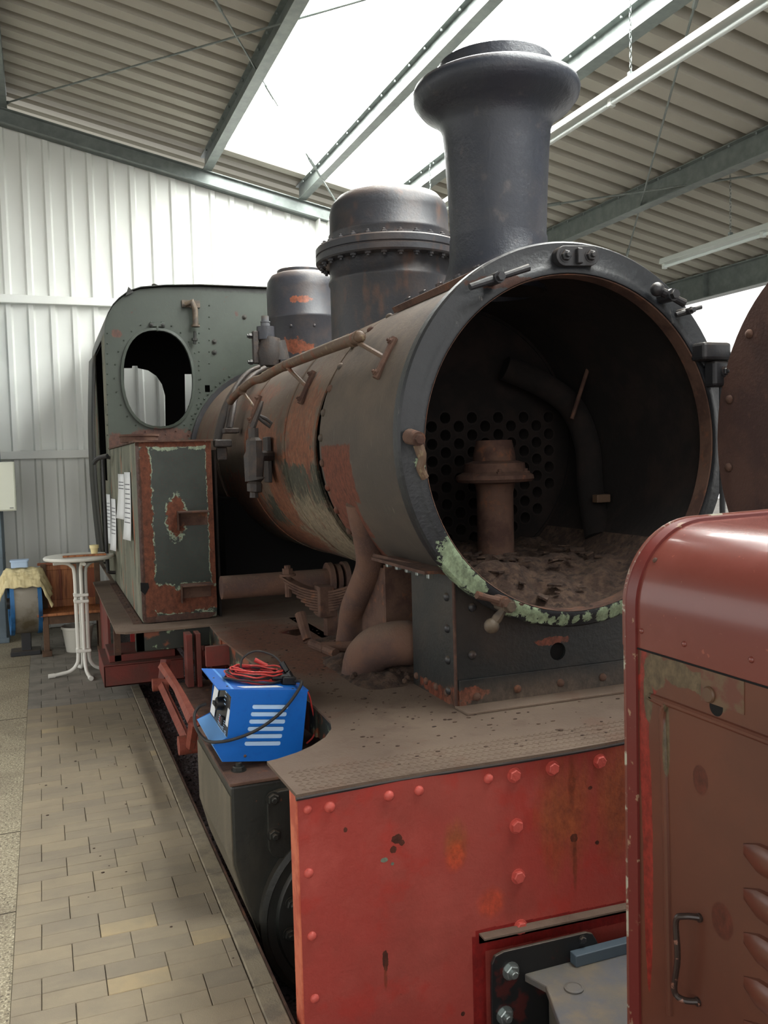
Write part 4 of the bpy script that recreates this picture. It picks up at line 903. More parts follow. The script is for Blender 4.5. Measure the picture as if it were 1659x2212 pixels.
# weighshaft / pipe under the boiler
ws = ony(580, 1262, 6.35)
b = NB(); tube(b, [(1.17, 6.35, ws.z), (2.0, 6.35, ws.z)], .085, 20); wsf = obj('cross_pipe', b, 'pipe', loco)
for dx, r in ((.80, .13), (.86, .115), (.92, .13)):
    b = NB(); lathe(b, [(0, 0), (r, 0), (r, .035), (0, .035)], (1.17+dx, 6.35, ws.z), (1, 0, 0), 28); obj('pipe_collar', b, 'pipe', wsf, ang=30)
b = NB(); box(b, 1.65, 1.72, 5.2, 6.3, ZP-.35, ZP+.0); obj('spring_beam', b, 'rust', loco, False)
b = NB(); tube(b, [(1.52, 5.05, ZP+.03), (1.72, 4.95, ZP+.035)], .035, 10); tube(b, [(1.50, 5.2, ZP+.03), (1.56, 4.9, ZP+.02)], .028, 8); obj('scrap_fitting', b, 'rust', loco)
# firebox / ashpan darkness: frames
for s in (-1, 1):
    x = BX+s*.62; b = NB(); prism(b, [(3.0, -.2), (11.0, -.2), (11.0, .84), (3.0, .84)], 0, x-.015, x+.015); obj('frame_plate', b, 'redframe', loco, False)
b = NB(); lathe(b, [(.0, 6.6), (.84, 6.6), (.84, 9.1), (0, 9.1)], (BX, 0, BZ-.02), (0, 1, 0), 40)
b.free()
b = NB(); box(b, 1.45, 2*BX-1.45, 7.6, 9.1, ZP, 1.7); obj('firebox', b, 'shade_black', loco, False)
b = NB(); box(b, 1.2, 1.215, 6.6, 9.1, ZP, 2.1); obj('tank_inner_shadow_plate', b, 'inside', loco, False); bpy.data.objects['tank_inner_shadow_plate'].name = 'tank_shade_sheet'  # dark sheet added to stand in for shade behind the tank
# --- side tanks
def tank(x0, x1, name, front, side):
    b = NB(); box(b, x0, x1, 6.56, 9.09, ZP+.012, 2.165); t = obj(name, b, side, loco, False, bevel=.012)
    b = NB(); prism(b, [(x0, 2.165), (x0, ZP+.045)] + arc(x0+.035, ZP+.045, .035, 180, 270, 4)[1:] + arc(x1-.07, ZP+.08, .07, 270, 360, 6) + [(x1, 2.165)], 1, 6.55, 6.562); fr = obj('front_panel', b, front, t, False)
    b = NB(); box(b, x0-.012, x1+.012, 6.53, 9.09, 2.165, 2.178); obj('top_plate', b, 'rust', t, False)
    return t
lt = tank(.632, 1.172, 'side_tank', 'greenfront', 'greenside'); rtk = tank(2*BX-1.172, 2*BX-.632, 'side_tank', 'greenfront', 'greenside')
b = NB(); c = onz(342, 944, 2.178); lathe(b, [(0, 2.178), (.14, 2.178), (.14, 2.215), (.15, 2.22), (.15, 2.235), (0, 2.24)], (c.x+.0, 7.0, 0), seg=36); obj('filler_lid', b, 'rust', lt, ang=30)
for (z, x0, x1) in ((1.652, .905, 1.125), (1.12, .91, 1.13)):
    b = NB(); box(b, x0, x1, 6.40, 6.55, z, z+.008); box(b, x0, x0+.008, 6.50, 6.55, z-.13, z); box(b, x0, x1, 6.542, 6.55, z-.10, z); obj('step', b, 'rust', lt, False)
p = ony(313, 1270, 6.55); b = NB(); prism(b, [(p.x-.03, p.z+.04), (p.x+.025, p.z+.035), (p.x+.03, p.z-.0), (p.x-.0, p.z-.05), (p.x-.03, p.z-.02)], 1, 6.545, 6.5505); obj('rust_hole', b, 'shade_black', lt, False)
# rivet line along tank side foot
b = NB()
for k in range(14): bmesh.ops.create_icosphere(b, subdivisions=1, radius=.012, matrix=Matrix.Translation((.60+.0*k, 6.7+k*.17, ZP+.004)))
obj('deck_rivets', b, 'rust', lt, False, kind='stuff')
b = NB(); box(b, .57, .632, 6.6, 9.0, ZP+.001, ZP+.008); obj('foot_angle', b, 'rust', lt, False)
# papers on the tank side
def paper(u0, v0, u1, v1, name, label, hw, strip=None, lines=8):
    a = onx(u0, v0, .625); c = onx(u1, v1, .625); yc = (a.y+c.y)/2; b = NB()
    n = 8; pv = None
    for i in range(n+1):
        z = a.z+(c.z-a.z)*i/n; off = .004+.03*(i/n)**2
        cur = (b.verts.new((.627-off*.5, yc-hw, z)), b.verts.new((.627-off-.022, yc+hw, z)))
        if pv: b.faces.new((pv[0], pv[1], cur[1], cur[0]))
        pv = cur
    t = obj(name, b, 'papr', None, True, at=(.62, yc, c.z)); t.modifiers.new('s', 'SOLIDIFY').thickness = .0012
    tag(t, label, 'notice', 'paper notices on the tank side')
    h = a.z-c.z
    if strip:
        b = NB(); v = [b.verts.new(q) for q in ((.6235, yc-hw+.004, a.z-h*.12), (.602, yc+hw-.004, a.z-h*.12), (.6025, yc+hw-.004, a.z-h*.01), (.6245, yc-hw+.004, a.z-h*.01))]; b.faces.new(v); obj('heading', b, strip, t, False); t.children[-1].location -= Vector((0, 0, 0))
    b = NB()
    for k in range(lines):
        z = a.z-h*(.18+.07*k); i = (a.z-z)/h; off = .004+.03*i*i
        v = [b.verts.new(q) for q in ((.6245-off*.5-.002, yc-hw+.02, z-.004), (.6245-off-.019, yc+hw-.03, z-.004), (.6245-off-.019, yc+hw-.03, z+.003), (.6245-off*.5-.002, yc-hw+.02, z+.003))]; b.faces.new(v)
    o = obj('printed_lines', b, 'ink', t, False)
def paper_fix():
    pass
paper(237, 1068, 240, 1172, 'paper_notice', 'leftmost narrow white notice with red heading on the tank side', .10, 'inkr')
paper(249, 1078, 251, 1187, 'paper_notice', 'narrow white notice with blue heading on the tank side', .10, 'inkb')
paper(265, 1024, 268, 1120, 'paper_notice', 'white notice with dark photo print on the tank side', .14, 'ink', 3)
paper(279, 1020, 283, 1165, 'paper_notice', 'long white printed sheet nearest the tank front edge', .11, None, 9)
# --- cab
CYF = 9.1; CL = .632
roofz = lambda x: 3.80-.045*((x-BX)/1.6)**2*1.0
def cabpoly():
    L_ = [(CL, ZP+.02), (CL, 3.28)]
    cpts = [(CL+.012, 3.38), (CL+.04, 3.47), (CL+.09, 3.555), (CL+.15, 3.62), (CL+.24, 3.69), (CL+.36, 3.735), (CL+.6, 3.765), (CL+.95, 3.785), (BX, 3.79)]
    L_ += cpts; L_ += [(2*BX-x, z) for x, z in L_[::-1][1:]]
    return L_
wc = ony(342, 818, CYF)
def winpoly(xc, zc=wc.z, w=.335, h=.475, rx=.335):
    # oval with straight sides
    return [(xc+w*math.copysign(abs(math.cos(a))**.85, math.cos(a)), zc+h*math.copysign(abs(math.sin(a))**.9, math.sin(a))) for a in [2*PI*k/36 for k in range(36)]]
WX = wc.x
b = NB(); prism(b, cabpoly(), 1, CYF, CYF+.012, holes=[winpoly(WX), winpoly(2*BX-WX), rrect(ony(447, 838, CYF).x-.02, ony(451, 838, CYF).x+.012, ony(449, 847, CYF).z, ony(449, 832, CYF).z, .003, 1)]); cab = obj('cab_front', b, 'green', loco, False)
for xc in (WX, 2*BX-WX):
    b = NB(); pl = winpoly(xc); o2 = winpoly(xc, wc.z, .362, .50); n_ = len(pl); q = []
    for (x, z), (X, Z) in zip(pl, o2): q.append([b.verts.new((x, CYF-.03, z)), b.verts.new((X, CYF-.026, Z)), b.verts.new((X, CYF, Z)), b.verts.new((x, CYF+.02, z))])
    for i in range(n_):
        A, B = q[i], q[(i+1) % n_]
        for k in range(4): b.faces.new((A[k], B[k], B[(k+1) % 4], A[(k+1) % 4]))
    obj('window_ring', b, 'green', cab, ang=50)
def gp(u, v): return ony(u, v, CYF)
# rivets round the window and seams (tiny): joined
b = NB()
for k in range(26):
    a = 2*PI*k/26; bmesh.ops.create_icosphere(b, subdivisions=1, radius=.009, matrix=Matrix.Translation((WX+.42*math.cos(a), CYF-.002, wc.z+.56*math.sin(a))))
for (u, v) in [(232, 720+i*22) for i in range(11)] + [(430, 700+i*20) for i in range(10)] + [(452, 660+i*25) for i in range(6)] + [(470-i*4, 800+i*13) for i in range(0)]:
    bmesh.ops.create_icosphere(b, subdivisions=1, radius=.009, matrix=Matrix.Translation(gp(u, v)))
for k in range(16):
    a = math.radians(120+k*3.6); bmesh.ops.create_icosphere(b, subdivisions=1, radius=.012, matrix=Matrix.Translation((BX+.93*math.cos(a), CYF-.002, BZ+.93*math.sin(a))))
obj('small_rivets', b, 'green', cab, False, kind='stuff')
for (u, v) in ((528, 685), (463, 738), (463, 761)): inst('hex_bolt', HN['cyl'], cab, gp(u, v), (0, -1, 0), .022)
b = NB(); lathe(b, [(.855, 0), (.90, 0), (.90, -.06), (.855, -.06)], (BX, CYF, BZ), (0, 1, 0), 80, closed=True); obj('boiler_collar', b, 'black', cab, ang=30)
b = NB(); p = gp(339, 703); box(b, p.x-.075, p.x+.075, CYF-.03, CYF, p.z-.02, p.z+.025); tube(b, [(p.x, CYF-.015, p.z-.06), (p.x, CYF-.015, p.z)], .018, 8); obj('window_hinge', b, 'green', cab, True, bevel=.008)
for s in (-1, 1): inst('hex_bolt', HN['cyl'], cab, (p.x+s*.055, CYF-.03, p.z), (0, -1, 0), .016)
# whistle valve on the cab front
b = NB(); a = gp(412, 658); pts = [gp(398, 660)+Vector((0, -.05, 0)), gp(412, 655)+Vector((0, -.07, 0)), gp(419, 672)+Vector((0, -.07, 0)), gp(420, 704)+Vector((0, -.07, 0))]
tube(b, pts, [.024, .036, .03, .028], 12); box(b, a.x-.09, a.x+.09, CYF-.02, CYF, a.z-.03, a.z+.04)
q = gp(420, 704); tube(b, [q+Vector((0, -.07, .0)), q+Vector((0, -.07, -.02))], .042, 14); wv_ = obj('whistle_valve', b, M['valve'], cab)
b = NB(); tube(b, [gp(419, 718)+Vector((0, -.07, 0)), gp(418, 745)+Vector((0, -.07, 0))], .016, 8); tube(b, [gp(418, 733)+Vector((0, -.07, 0)), gp(418, 738)+Vector((0, -.07, 0))], .03, 8); obj('drain_nozzle', b, 'cyl', cab)
# cab sides, rear, roof
outer = cabpoly()
b = NB(); n0 = 2; top = outer[1:-1]; pv = None
for (x, z) in top:
    cur = [b.verts.new(q) for q in ((x-.0, CYF-.05, z+.008), (x, 11.35, z+.008), (x, 11.35, z+.016), (x, CYF-.05, z+.016))]
    if pv:
        for i in range(4): b.faces.new((pv[i], pv[(i+1) % 4], cur[(i+1) % 4], cur[i]))
    pv = cur
obj('cab_roof', b, 'cyl', loco, True, ang=60)
for s in (-1, 1):
    def X(x): return x if s < 0 else 2*BX-x
    b = NB(); prism(b, [(CYF+.012, ZP), (9.55, ZP), (9.55, 3.30), (CYF+.012, 3.30)], 0, X(CL), X(CL+.01)); 
    prism(b, [(9.55, ZP), (10.75, ZP), (10.75, 1.85), (9.55, 1.85)], 0, X(CL), X(CL+.01)); prism(b, [(10.75, ZP), (11.34, ZP), (11.34, 3.30), (10.75, 3.30)], 0, X(CL), X(CL+.01))
    obj('cab_side', b, 'greenside', loco, False)
    b = NB(); pts = [(X(CL-.03-.05*math.sin(PI*k/14)), 10.15+.0*k, .95+2.25*k/14) for k in range(15)]
    pv = None
    for (x, y, z) in pts:
        cur = [b.verts.new((x, 9.95, z)), b.verts.new((x+(-.025 if s < 0 else .025), 10.75, z))]
        if pv: b.faces.new((pv[0], pv[1], cur[1], cur[0]))
        pv = cur
    o = obj('cab_door_sheet', b, 'cyl', loco, True); o.modifiers.new('s', 'SOLIDIFY').thickness = .012
ya = 11.34
ro = [ony(u, v, ya) for u, v in ((268, 795), (285, 795), (286, 790), (297, 790), (298, 795), (320, 800), (338, 812), (350, 830), (357, 855), (358, 930), (355, 985), (268, 985))]
ro = [(max(p.x, CL+.05), p.z) for p in ro]
sl = [ony(u, v, ya) for u, v in ((399, 808), (416, 808), (416, 930), (401, 930))]
mir = [(2*BX-x, z) for x, z in ro]
b = NB(); prism(b, cabpoly(), 1, ya, ya+.012, holes=[ro, [(p.x, p.z) for p in sl], mir]); obj('cab_rear', b, 'shade_black', loco, False)  # black surfaces paint in the dark of the cab interior
b = NB(); box(b, .70, 2*BX-.70, CYF+.02, 11.3, ZP+.002, ZP+.02); obj('cab_floor', b, 'shade_black', loco, False)
b = NB(); box(b, 1.45, 3.2, CYF+.03, CYF+.25, ZP, 2.6); obj('backhead', b, 'shade_black', loco, False)
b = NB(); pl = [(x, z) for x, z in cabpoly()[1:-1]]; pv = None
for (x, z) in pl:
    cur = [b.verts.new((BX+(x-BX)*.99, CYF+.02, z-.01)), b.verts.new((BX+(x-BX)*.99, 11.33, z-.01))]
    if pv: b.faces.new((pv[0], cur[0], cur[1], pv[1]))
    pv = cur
obj('roof_lining', b, 'shade_black', loco)
p = gp(277, 632); b = NB(); prism(b, [(p.x-.03, p.z-.04), (p.x, p.z+.05), (p.x+.05, p.z-.0)], 1, CYF-.04, CYF-.02); obj('lamp_bracket', b, 'cyl', loco, False)
p = ony(341, 621, 9.6); b = NB(); tube(b, smoothpts([p+Vector((.0, 0, -.09)), p+Vector((.01, 0, 0)), p+Vector((-.03, 0, .03)), p+Vector((-.06, 0, .02))], 4), .009, 6); obj('roof_hook', b, 'cyl', loco)
# cab grab rails
b = NB(); xg = .56
tube(b, smoothpts([(CL, 9.0, 2.08), (xg+.01, 9.0, 2.09), (xg, 9.0, 2.05), (xg, 9.0, 1.5), (xg, 9.0, 1.02), (xg+.01, 9.0, .97), (CL, 9.0, .96)], 5), .017, 8); obj('grab_rail', b, 'black', loco)
b = NB(); tube(b, smoothpts([ony(232, 985, 8.6), ony(212, 990, 8.7), ony(203, 1000, 8.9)], 4), .022, 8); obj('rail_bracket', b, 'black', loco)
# --- cylinder block
cyp = [(.702, .60), (.702, .25), (.748, .07), (.81, -.10), (.90, -.27), (1.05, -.38), (1.4, -.38), (1.62, -.2), (1.66, .60)]
for s in (-1, 1):
    pp_ = cyp if s < 0 else [(2*BX-x, z) for x, z in cyp]
    b = NB(); prism(b, pp_, 1, 3.755, 4.62); cy = obj('cylinder_block', b, 'cyl', loco, False, bevel=.012)
    X = (lambda x: x) if s < 0 else (lambda x: 2*BX-x)
    b = NB(); prism(b, [(X(.698), .555), (X(.698), .25), (X(.745), .07), (X(.806), -.10), (X(.896), -.27), (X(.902), -.27), (X(.75), .07), (X(.704), .25), (X(.704), .555)], 1, 3.765, 4.63); obj('casing_side', b, 'cylside', cy, False)
    b = NB(); box(b, *sorted((X(.695), X(1.5))), 3.745, 4.65, .602, .618); obj('top_cover', b, 'rust', cy, False, bevel=.004)
    b = NB(); lathe(b, [(0, 0), (.42, 0), (.425, .01), (.425, .05), (.40, .06), (.395, .055), (.36, .055), (.35, .075), (.0, .085)], (X(1.225), 3.76, -.03), (0, -1, 0), 64); obj('cylinder_cover', b, 'cyl', cy, ang=25)
    for k in range(14):
        a = 2*PI*k/14+.12; inst('hex_bolt', HN['cyl'], cy, (X(1.225)+.305*math.cos(a), 3.675, -.03+.305*math.sin(a)), (0, -1, 0), .026, k)
    cc = ony(612, 1765, 3.755)
    b = NB(); prism(b, rrect(*sorted((X(.85), X(1.22))), .26, .56, .06), 1, 3.72, 3.756); obj('valve_cover', b, 'cyl', cy, False, bevel=.008)
    for (u, v) in ((590, 1725), (592, 1803)):
        q = ony(u, v, 3.72); inst('hex_bolt', HN['cyl'], cy, (X(q.x), 3.72, q.z), (0, -1, 0), .026); inst('hex_bolt', HN['cyl'], cy, (X(q.x+.24), 3.72, q.z), (0, -1, 0), .026)
    q = onz(516, 1664, .618); inst('hex_bolt', HN['cyl'], cy, (X(q.x), q.y, .618), (0, 0, 1), .028, .3)
    inst('hex_bolt', HN['cyl'], cy, (X(.76), 4.45, .618), (0, 0, 1), .024, .3)
# --- motion in red
b = NB(); 
rp = [onx(352, 1478, .74), onx(398, 1590, .74)]
A = ony(348, 1478, 6.35); B = ony(408, 1608, 5.15)
tube(b, [A, B], .03, 4); rodo = obj('valve_rod', b, 'redrod', loco, False)
b = NB(); lathe(b, [(0, -.06), (.055, -.06), (.055, .05), (0, .05)], B, (1, 0, 0), 16); obj('rod_boss', b, 'redrod', rodo, ang=30)
b = NB(); lathe(b, [(0, -.06), (.045, -.06), (.045, .05), (0, .05)], A, (1, 0, 0), 16); obj('rod_boss', b, 'redrod', rodo, ang=30)
b = NB(); A2 = ony(352, 1440, 6.3); B2 = ony(420, 1560, 5.0); C2 = ony(412, 1612, 5.1)
tube(b, [A2, ony(385, 1490, 5.7), B2], [.035, .03, .04], 6); tube(b, [B2, C2], [.035, .03], 6); obj('link_lever', b, 'redrod', loco, False)
b = NB(); tube(b, [ony(358, 1425, 6.4), ony(350, 1490, 6.35)], .04, 6); obj('drop_link', b, 'redframe', loco, False)
for (u0, u1) in ((402, 420), (424, 438)):
    p = ony(u0, 1390, 6.1); q = ony(u1, 1484, 6.1); b = NB(); box(b, p.x, q.x, 6.1, 6.22, q.z, ZP-.015); obj('frame_upright', b, 'redframe', loco, False, bevel=.004)
b = NB(); p = ony(430, 1484, 6.0); box(b, .80, 1.3, 5.0, 6.3, p.z-.06, p.z-.03); obj('motion_bracket_plate', b, 'rust', loco, False)
b = NB(); p = ony(446, 1400, 5.7); box(b, p.x-.02, p.x+.25, 5.6, 5.64, p.z-.10, ZP-.012); obj('frame_upright', b, 'redframe', loco, False)
# step beam under the tank
p = ony(224, 1440, 7.2); q = ony(332, 1474, 7.2); r_ = ony(224, 1486, 7.2)
b = NB(); box(b, p.x, 1.0, 7.2, 7.22, r_.z, p.z); box(b, p.x, 1.0, 7.2, 7.9, p.z-.01, p.z+.005); box(b, p.x, 1.0, 7.2, 7.9, r_.z, r_.z+.012); box(b, p.x, p.x+.012, 7.2, 7.9, r_.z, p.z); stp = obj('step_beam', b, 'redframe', loco, False, bevel=.003)
b = NB(); box(b, p.x+.05, .95, 7.3, 7.8, p.z+.005, p.z+.06); obj('step_tread', b, 'redframe', stp, False, bevel=.004)
p2 = ony(248, 1420, 7.3); b = NB(); box(b, p2.x, p2.x+.05, 7.3, 7.36, p.z, ZP-.02); obj('step_hanger', b, 'rust', stp, False)
b = NB(); box(b, .47, .49, 7.9, 9.0, .12, ZP-.02); obj('side_plate', b, 'redframe', loco, False)
b = NB(); box(b, .62, 1.2, 7.5, 7.52, .55, ZP-.02); obj('cross_stay', b, mat('stay_red', (150, 26, 24), rough=.5), loco, False)
# --- wheels on rails
for s in (-1, 1):
    for yw in (5.4, 7.3, 9.2):
        x = BX+s*.75; b = NB(); wc_ = Vector((x, yw, .18))
        lathe(b, [(.42, -.065), (.50, -.065), (.53, .055), (.555, .06), (.555, .085), (.42, .085)], wc_, (-s, 0, 0), 48, closed=True); lathe(b, [(0, -.08), (.12, -.08), (.12, .1), (0, .1)], wc_, (-s, 0, 0), 24)
        w = obj('driving_wheel', b, 'redframe', loco, ang=30)
        b = NB()
        for k in range(10):
            a = 2*PI*k/10; d = Vector((0, math.cos(a), math.sin(a))); tube(b, [wc_+d*.1, wc_+d*.43], [.035, .025], 6)
        obj('spokes', b, 'redframe', w)
# --- draw gear block in front of the beam
cpl = obj('drawgear_plate', (lambda b: (prism(b, [(p.x, p.z) for p in [ony(u, v, 2.86) for u, v in ((1064, 2400), (1058, 2130), (1059, 2080), (1066, 2062), (1085, 2052), (1180, 2030), (1262, 2011), (1275, 2013), (1283, 2025), (1290, 2040), (1304, 2043), (1500, 1998), (1500, 2330))]], 1, 2.845, 2.86), b)[1])(NB()), mat('drawgear_black', (26, 27, 28), [dict(c=(70, 30, 28), s=9, lo=.55, hi=.62), dict(c=(86, 76, 66), k='up')], rough=.4), loco, False, bevel=.003)
b = NB(); e0 = ony(1048, 2034, 2.88); e1 = ony(1470, 1944, 2.88)
for dz, yy in ((0, 2.87), ): 
    v = [b.verts.new(x) for x in ((e0.x, 2.885, e0.z), (e1.x, 2.885, e1.z), (e1.x, 2.93, e1.z), (e0.x, 2.93, e0.z))]; b.faces.new(v)
    v = [b.verts.new(x) for x in ((e0.x, 2.93, e0.z), (e1.x, 2.93, e1.z), (e1.x, 2.93, e1.z-.035), (e0.x, 2.93, e0.z-.035))]; b.faces.new(v)
o = obj('drawgear_angle', b, 'plate', loco, False); o.modifiers.new('s', 'SOLIDIFY').thickness = .007
for (u, v) in ((1103, 2097), (1090, 2192)): inst('hex_bolt', HN['steel'], cpl, ony(u, v, 2.845), (0, -1, 0), .028, .2)
inst('hex_bolt', HB['black'], cpl, ony(1258, 2030, 2.845), (0, -1, 0), .014)
d0 = ony(1132, 2104, 2.845); zt = d0.z
n1 = onz(1215, 2212, zt)
b = NB(); prism(b, [(d0.x, 2.845), (d0.x+.62, 2.845), (d0.x+.62, 2.25), (n1.x+.06, 2.25), (n1.x+.0, n1.y-.1), (n1.x-.01, n1.y), (d0.x+.035, 2.75)], 2, zt-.03, zt); box(b, d0.x+.1, d0.x+.6, 2.3, 2.84, zt-.4, zt-.03); blk = obj('drawgear_housing', b, 'dullsteel', loco, False, bevel=.006)
p = onz(1240, 2136, zt); b = NB(); lathe(b, [(0, 0), (.035, 0), (.036, .006), (.028, .009), (.026, .006), (0, .007)], (p.x, p.y, zt), seg=32); obj('cap_disc', b, 'dullsteel', blk)
p = ony(1245, 2085, 2.8); b = NB(); box(b, p.x, p.x+.5, 2.80, 2.844, zt, zt+.045); obj('blue_shim', b, mat('blue_grey_steel', (74, 88, 98), rough=.5), blk, False, bevel=.003)

# ================================================================== rails
for s in (-1, 1):
    x = BX+s*.7535; b = NB(); prism(b, [(x-.06, -.44), (x+.06, -.44), (x+.06, -.43), (x+.01, -.42), (x+.01, -.345), (x+.032, -.34), (x+.032, -.322), (x-.032, -.322), (x-.032, -.34), (x-.01, -.345), (x-.01, -.42), (x-.06, -.43)], 1, -3, 11.5)
    tag(obj('track_rail', b, 'rust', None, False, at=(x, 4, -.44)), ('steel running rail under the left side of the locomotive' if s < 0 else 'steel running rail under the far side of the locomotive'), 'rail')

# ================================================================== MAROON ENGINE AT RIGHT
HY1, HY0, HXR = 2.12, -1.2, 2*BX-HX
dl = thing('small_diesel_engine', 'maroon painted engine hood with rounded top and louvres at right foreground', 'locomotive', (BX, .5, -.3))
HZT, RR = 1.795, .24
seam = 1.445
def hprof(o=0, z0=seam): return [(HX-o, z0)] + arc(HX+RR, HZT-RR, RR+o, 180, 90, 14) + [(BX, HZT+.012+o)] + arc(HXR-RR, HZT-RR, RR+o, 90, 0, 14) + [(HXR+o, z0)]
b = NB(); pr = hprof(); inn = hprof(-.02); prism(b, pr + inn[::-1], 1, HY0, HY1-.05); hd_ = obj('hood_top', b, 'hood', dl, True, ang=50)
b = NB(); prism(b, hprof(.008, seam) + hprof(-.02, seam)[::-1], 1, HY1-.05, HY1); box(b, HX-.008, HX+.02, HY1-.05, HY1, -.1, seam); obj('end_rim', b, mat('rim_paint', (104, 42, 38), [dict(c=(150, 120, 96), s=22, lo=.62, hi=.66)], rough=.35), dl, True, ang=40)
b = NB(); tube(b, [(x, HY1+.001, z) for x, z in hprof(.006, seam)], .007, 6); tube(b, [(HX-.004, HY1, seam), (HX-.004, HY1, -.1)], .007, 6); obj('rim_bead', b, mat('rim_bead_paint', (112, 62, 50), [dict(c=(170, 168, 150), s=14, lo=.55, hi=.6)], rough=.4), dl)
b = NB(); box(b, HX, HX+.012, HY0, HY1-.05, -.15, seam-.004); box(b, HXR-.012, HXR, HY0, HY1-.05, -.15, seam-.004); sidep = obj('hood_side', b, 'hoodside', dl, False)
b = NB(); prism(b, [(x, z) for x, z in hprof(-.03, -.1)], 1, HY1-.06, HY1-.05); obj('end_panel', b, 'hood', dl, False)
b = NB(); box(b, HX-.1, HXR+.1, HY0-.5, HY1-.1, -.25, -.1); obj('underframe', b, 'black', dl, False)
b = NB(); tube(b, [(HX-.0005, HY0, seam-.002), (HX-.0005, HY1-.05, seam-.002)], .003, 6); obj('seam_gap', b, 'shade_black', dl)
for (u, v) in ((1386, 1363), (1478, 1391), (1623, 1425)): inst('rivet', RV['hood'], hd_, onx(u, v, HX), (-1, 0, 0), .0085)
p = onx(1406, 1229, HX+.03); inst('rivet', RV['rust'], hd_, (HX+RR-RR*math.cos(.62), p.y, HZT-RR+RR*math.sin(.62)), (-math.cos(.62), 0, math.sin(.62)), .008)
# pressed bead on the side
bd = [onx(1448, 2190, HX), onx(1440, 1800, HX), onx(1434, 1600, HX), onx(1432, 1545, HX), onx(1440, 1525, HX), onx(1465, 1526, HX)]
e_ = onx(1470, 1528, HX); bd = bd[:-1]+[e_]; bd.append(Vector((HX, .4, e_.z-.01)))
b = NB(); tube(b, smoothpts(bd, 6), .011, 10); obj('pressed_bead', b, 'hoodside', sidep)
b = NB(); p = onx(1534, 1500, HX); lathe(b, [(0, .010), (.018, .010), (.021, .006), (.021, 0), (0, 0)], (HX, p.y, p.z), (-1, 0, 0), 28); obj('latch_disc', b, mat('latch_paint', (92, 68, 50), rough=.5), sidep, ang=30)
b = NB(); p = onx(1547, 1527, HX); lathe(b, [(0, .001), (.023, .001), (.025, -.001)], (HX, p.y, p.z), (-1, 0, 0), 24); obj('latch_hole', b, 'shade_black', sidep)
p = onx(1545, 1480, HX); b = NB(); box(b, HX-.002, HX, p.y-.10, p.y+.05, p.z-.05, p.z+.035); obj('latch_plate', b, mat('latch_plate_paint', (100, 78, 58), [dict(c=(98, 56, 44), s=14, lo=.45, hi=.55)], rough=.4), sidep, False)
# handle
h1 = onx(1512, 1982, HX); h2 = onx(1508, 2163, HX); o_ = Vector((-.045, 0, 0))
g1 = h1+o_+Vector((0, .03, -.0)); g2 = h2+o_+Vector((0, .03, .0))
b = NB(); tube(b, smoothpts([h1, h1.lerp(g1, .7), g1+Vector((0, .01, -.02)), g1.lerp(g2, .5), g2+Vector((0, .01, .02)), h2.lerp(g2, .7), h2], 5), .0085, 10)
for h in (h1, h2): tube(b, [h, h+Vector((-.006, 0, 0))], .012, 12)
obj('door_handle', b, mat('handle_paint', (48, 36, 32), [dict(c=(130, 90, 76), s=40, lo=.6, hi=.65)], rough=.3), sidep)
# louvres
for k in range(8):
    z = onx(1645, 1855, HX).z-.112*k; yl = 1.665; b = NB(); n = 14; m_ = 8; g = []
    for i in range(n+1):
        t = i/n; yy = yl-.75*t; e = min(1, math.sin(min(t*9, 1)*PI/2), math.sin(min((1-t)*9, 1)*PI/2)); r = []
        for j in range(m_+1):
            a = PI*j/m_; r.append(b.verts.new((HX-.024*e*math.sin(a)**.8, yy, z-.040*math.cos(a)*(.35+.65*e))))
        g.append(r)
    for i in range(n):
        for j in range(m_): b.faces.new((g[i][j], g[i+1][j], g[i+1][j+1], g[i][j+1]))
    obj('louvre', b, 'hoodside', sidep)

# ================================================================== BLUE CHARGER
QX, QY, QZ = .695, 3.90, .668
chg = thing('battery_charger', 'blue metal battery charger with louvres and coiled red and black leads on top', 'charger', (QX, QY, QZ))
w, d, h = .365, .43, .322
b = NB()
# side profile (x,z) of the wrap: slanted nose on the left below the panel
box(b, QX+.034, QX+w, QY+.002, QY+d-.002, QZ, QZ+h-.002); 
body = obj('case', b, 'blue', chg, False, bevel=.003)
b = NB(); prism(b, [(QX-.018, QZ+h), (QX+w+.004, QZ+h), (QX+w+.004, QZ+h+.005), (QX-.05, QZ+h+.005), (QX-.05, QZ+h)], 1, QY-.003, QY+d+.003); obj('top_cover', b, 'blue', chg, False)
side = [(QX, QZ), (QX+w, QZ), (QX+w, QZ+h), (QX-.018, QZ+h), (QX+.012, QZ+h-.03), (QX+.012, QZ+.11), (QX-.05, QZ+.075)]
slots = []
for k in range(6):
    z = QZ+h*.75-k*.0335; x0 = QX+.112-.004*k; slots.append(rrect(x0, x0+.168, z-.003, z+.0175, .010, 3))
for yy in (QY-.004, QY+d):
    b = NB(); prism(b, side, 1, yy, yy+.004, holes=slots); obj('side_panel', b, 'blue', chg, False)
    for sl_ in slots:
        b = NB(); xs = [q[0] for q in sl_]; zs = [q[1] for q in sl_]; ys = yy+.002 if yy < QY else yy
        prism(b, rrect(min(xs)+.001, max(xs)-.001, min(zs)+.0, max(zs)-.002, .005, 3), 1, ys-(.001 if yy < QY else 0), ys+.003); obj('louvre_slot', b, 'slot', chg, False)
b = NB(); prism(b, [(QX-.05, QZ+.075), (QX+.018, QZ+.11), (QX+.018, QZ+.106), (QX-.045, QZ+.072), (QX+.002, QZ), (QX-.002, QZ)], 1, QY-.003, QY+d+.003); obj('lower_lip', b, 'blight', chg, False)
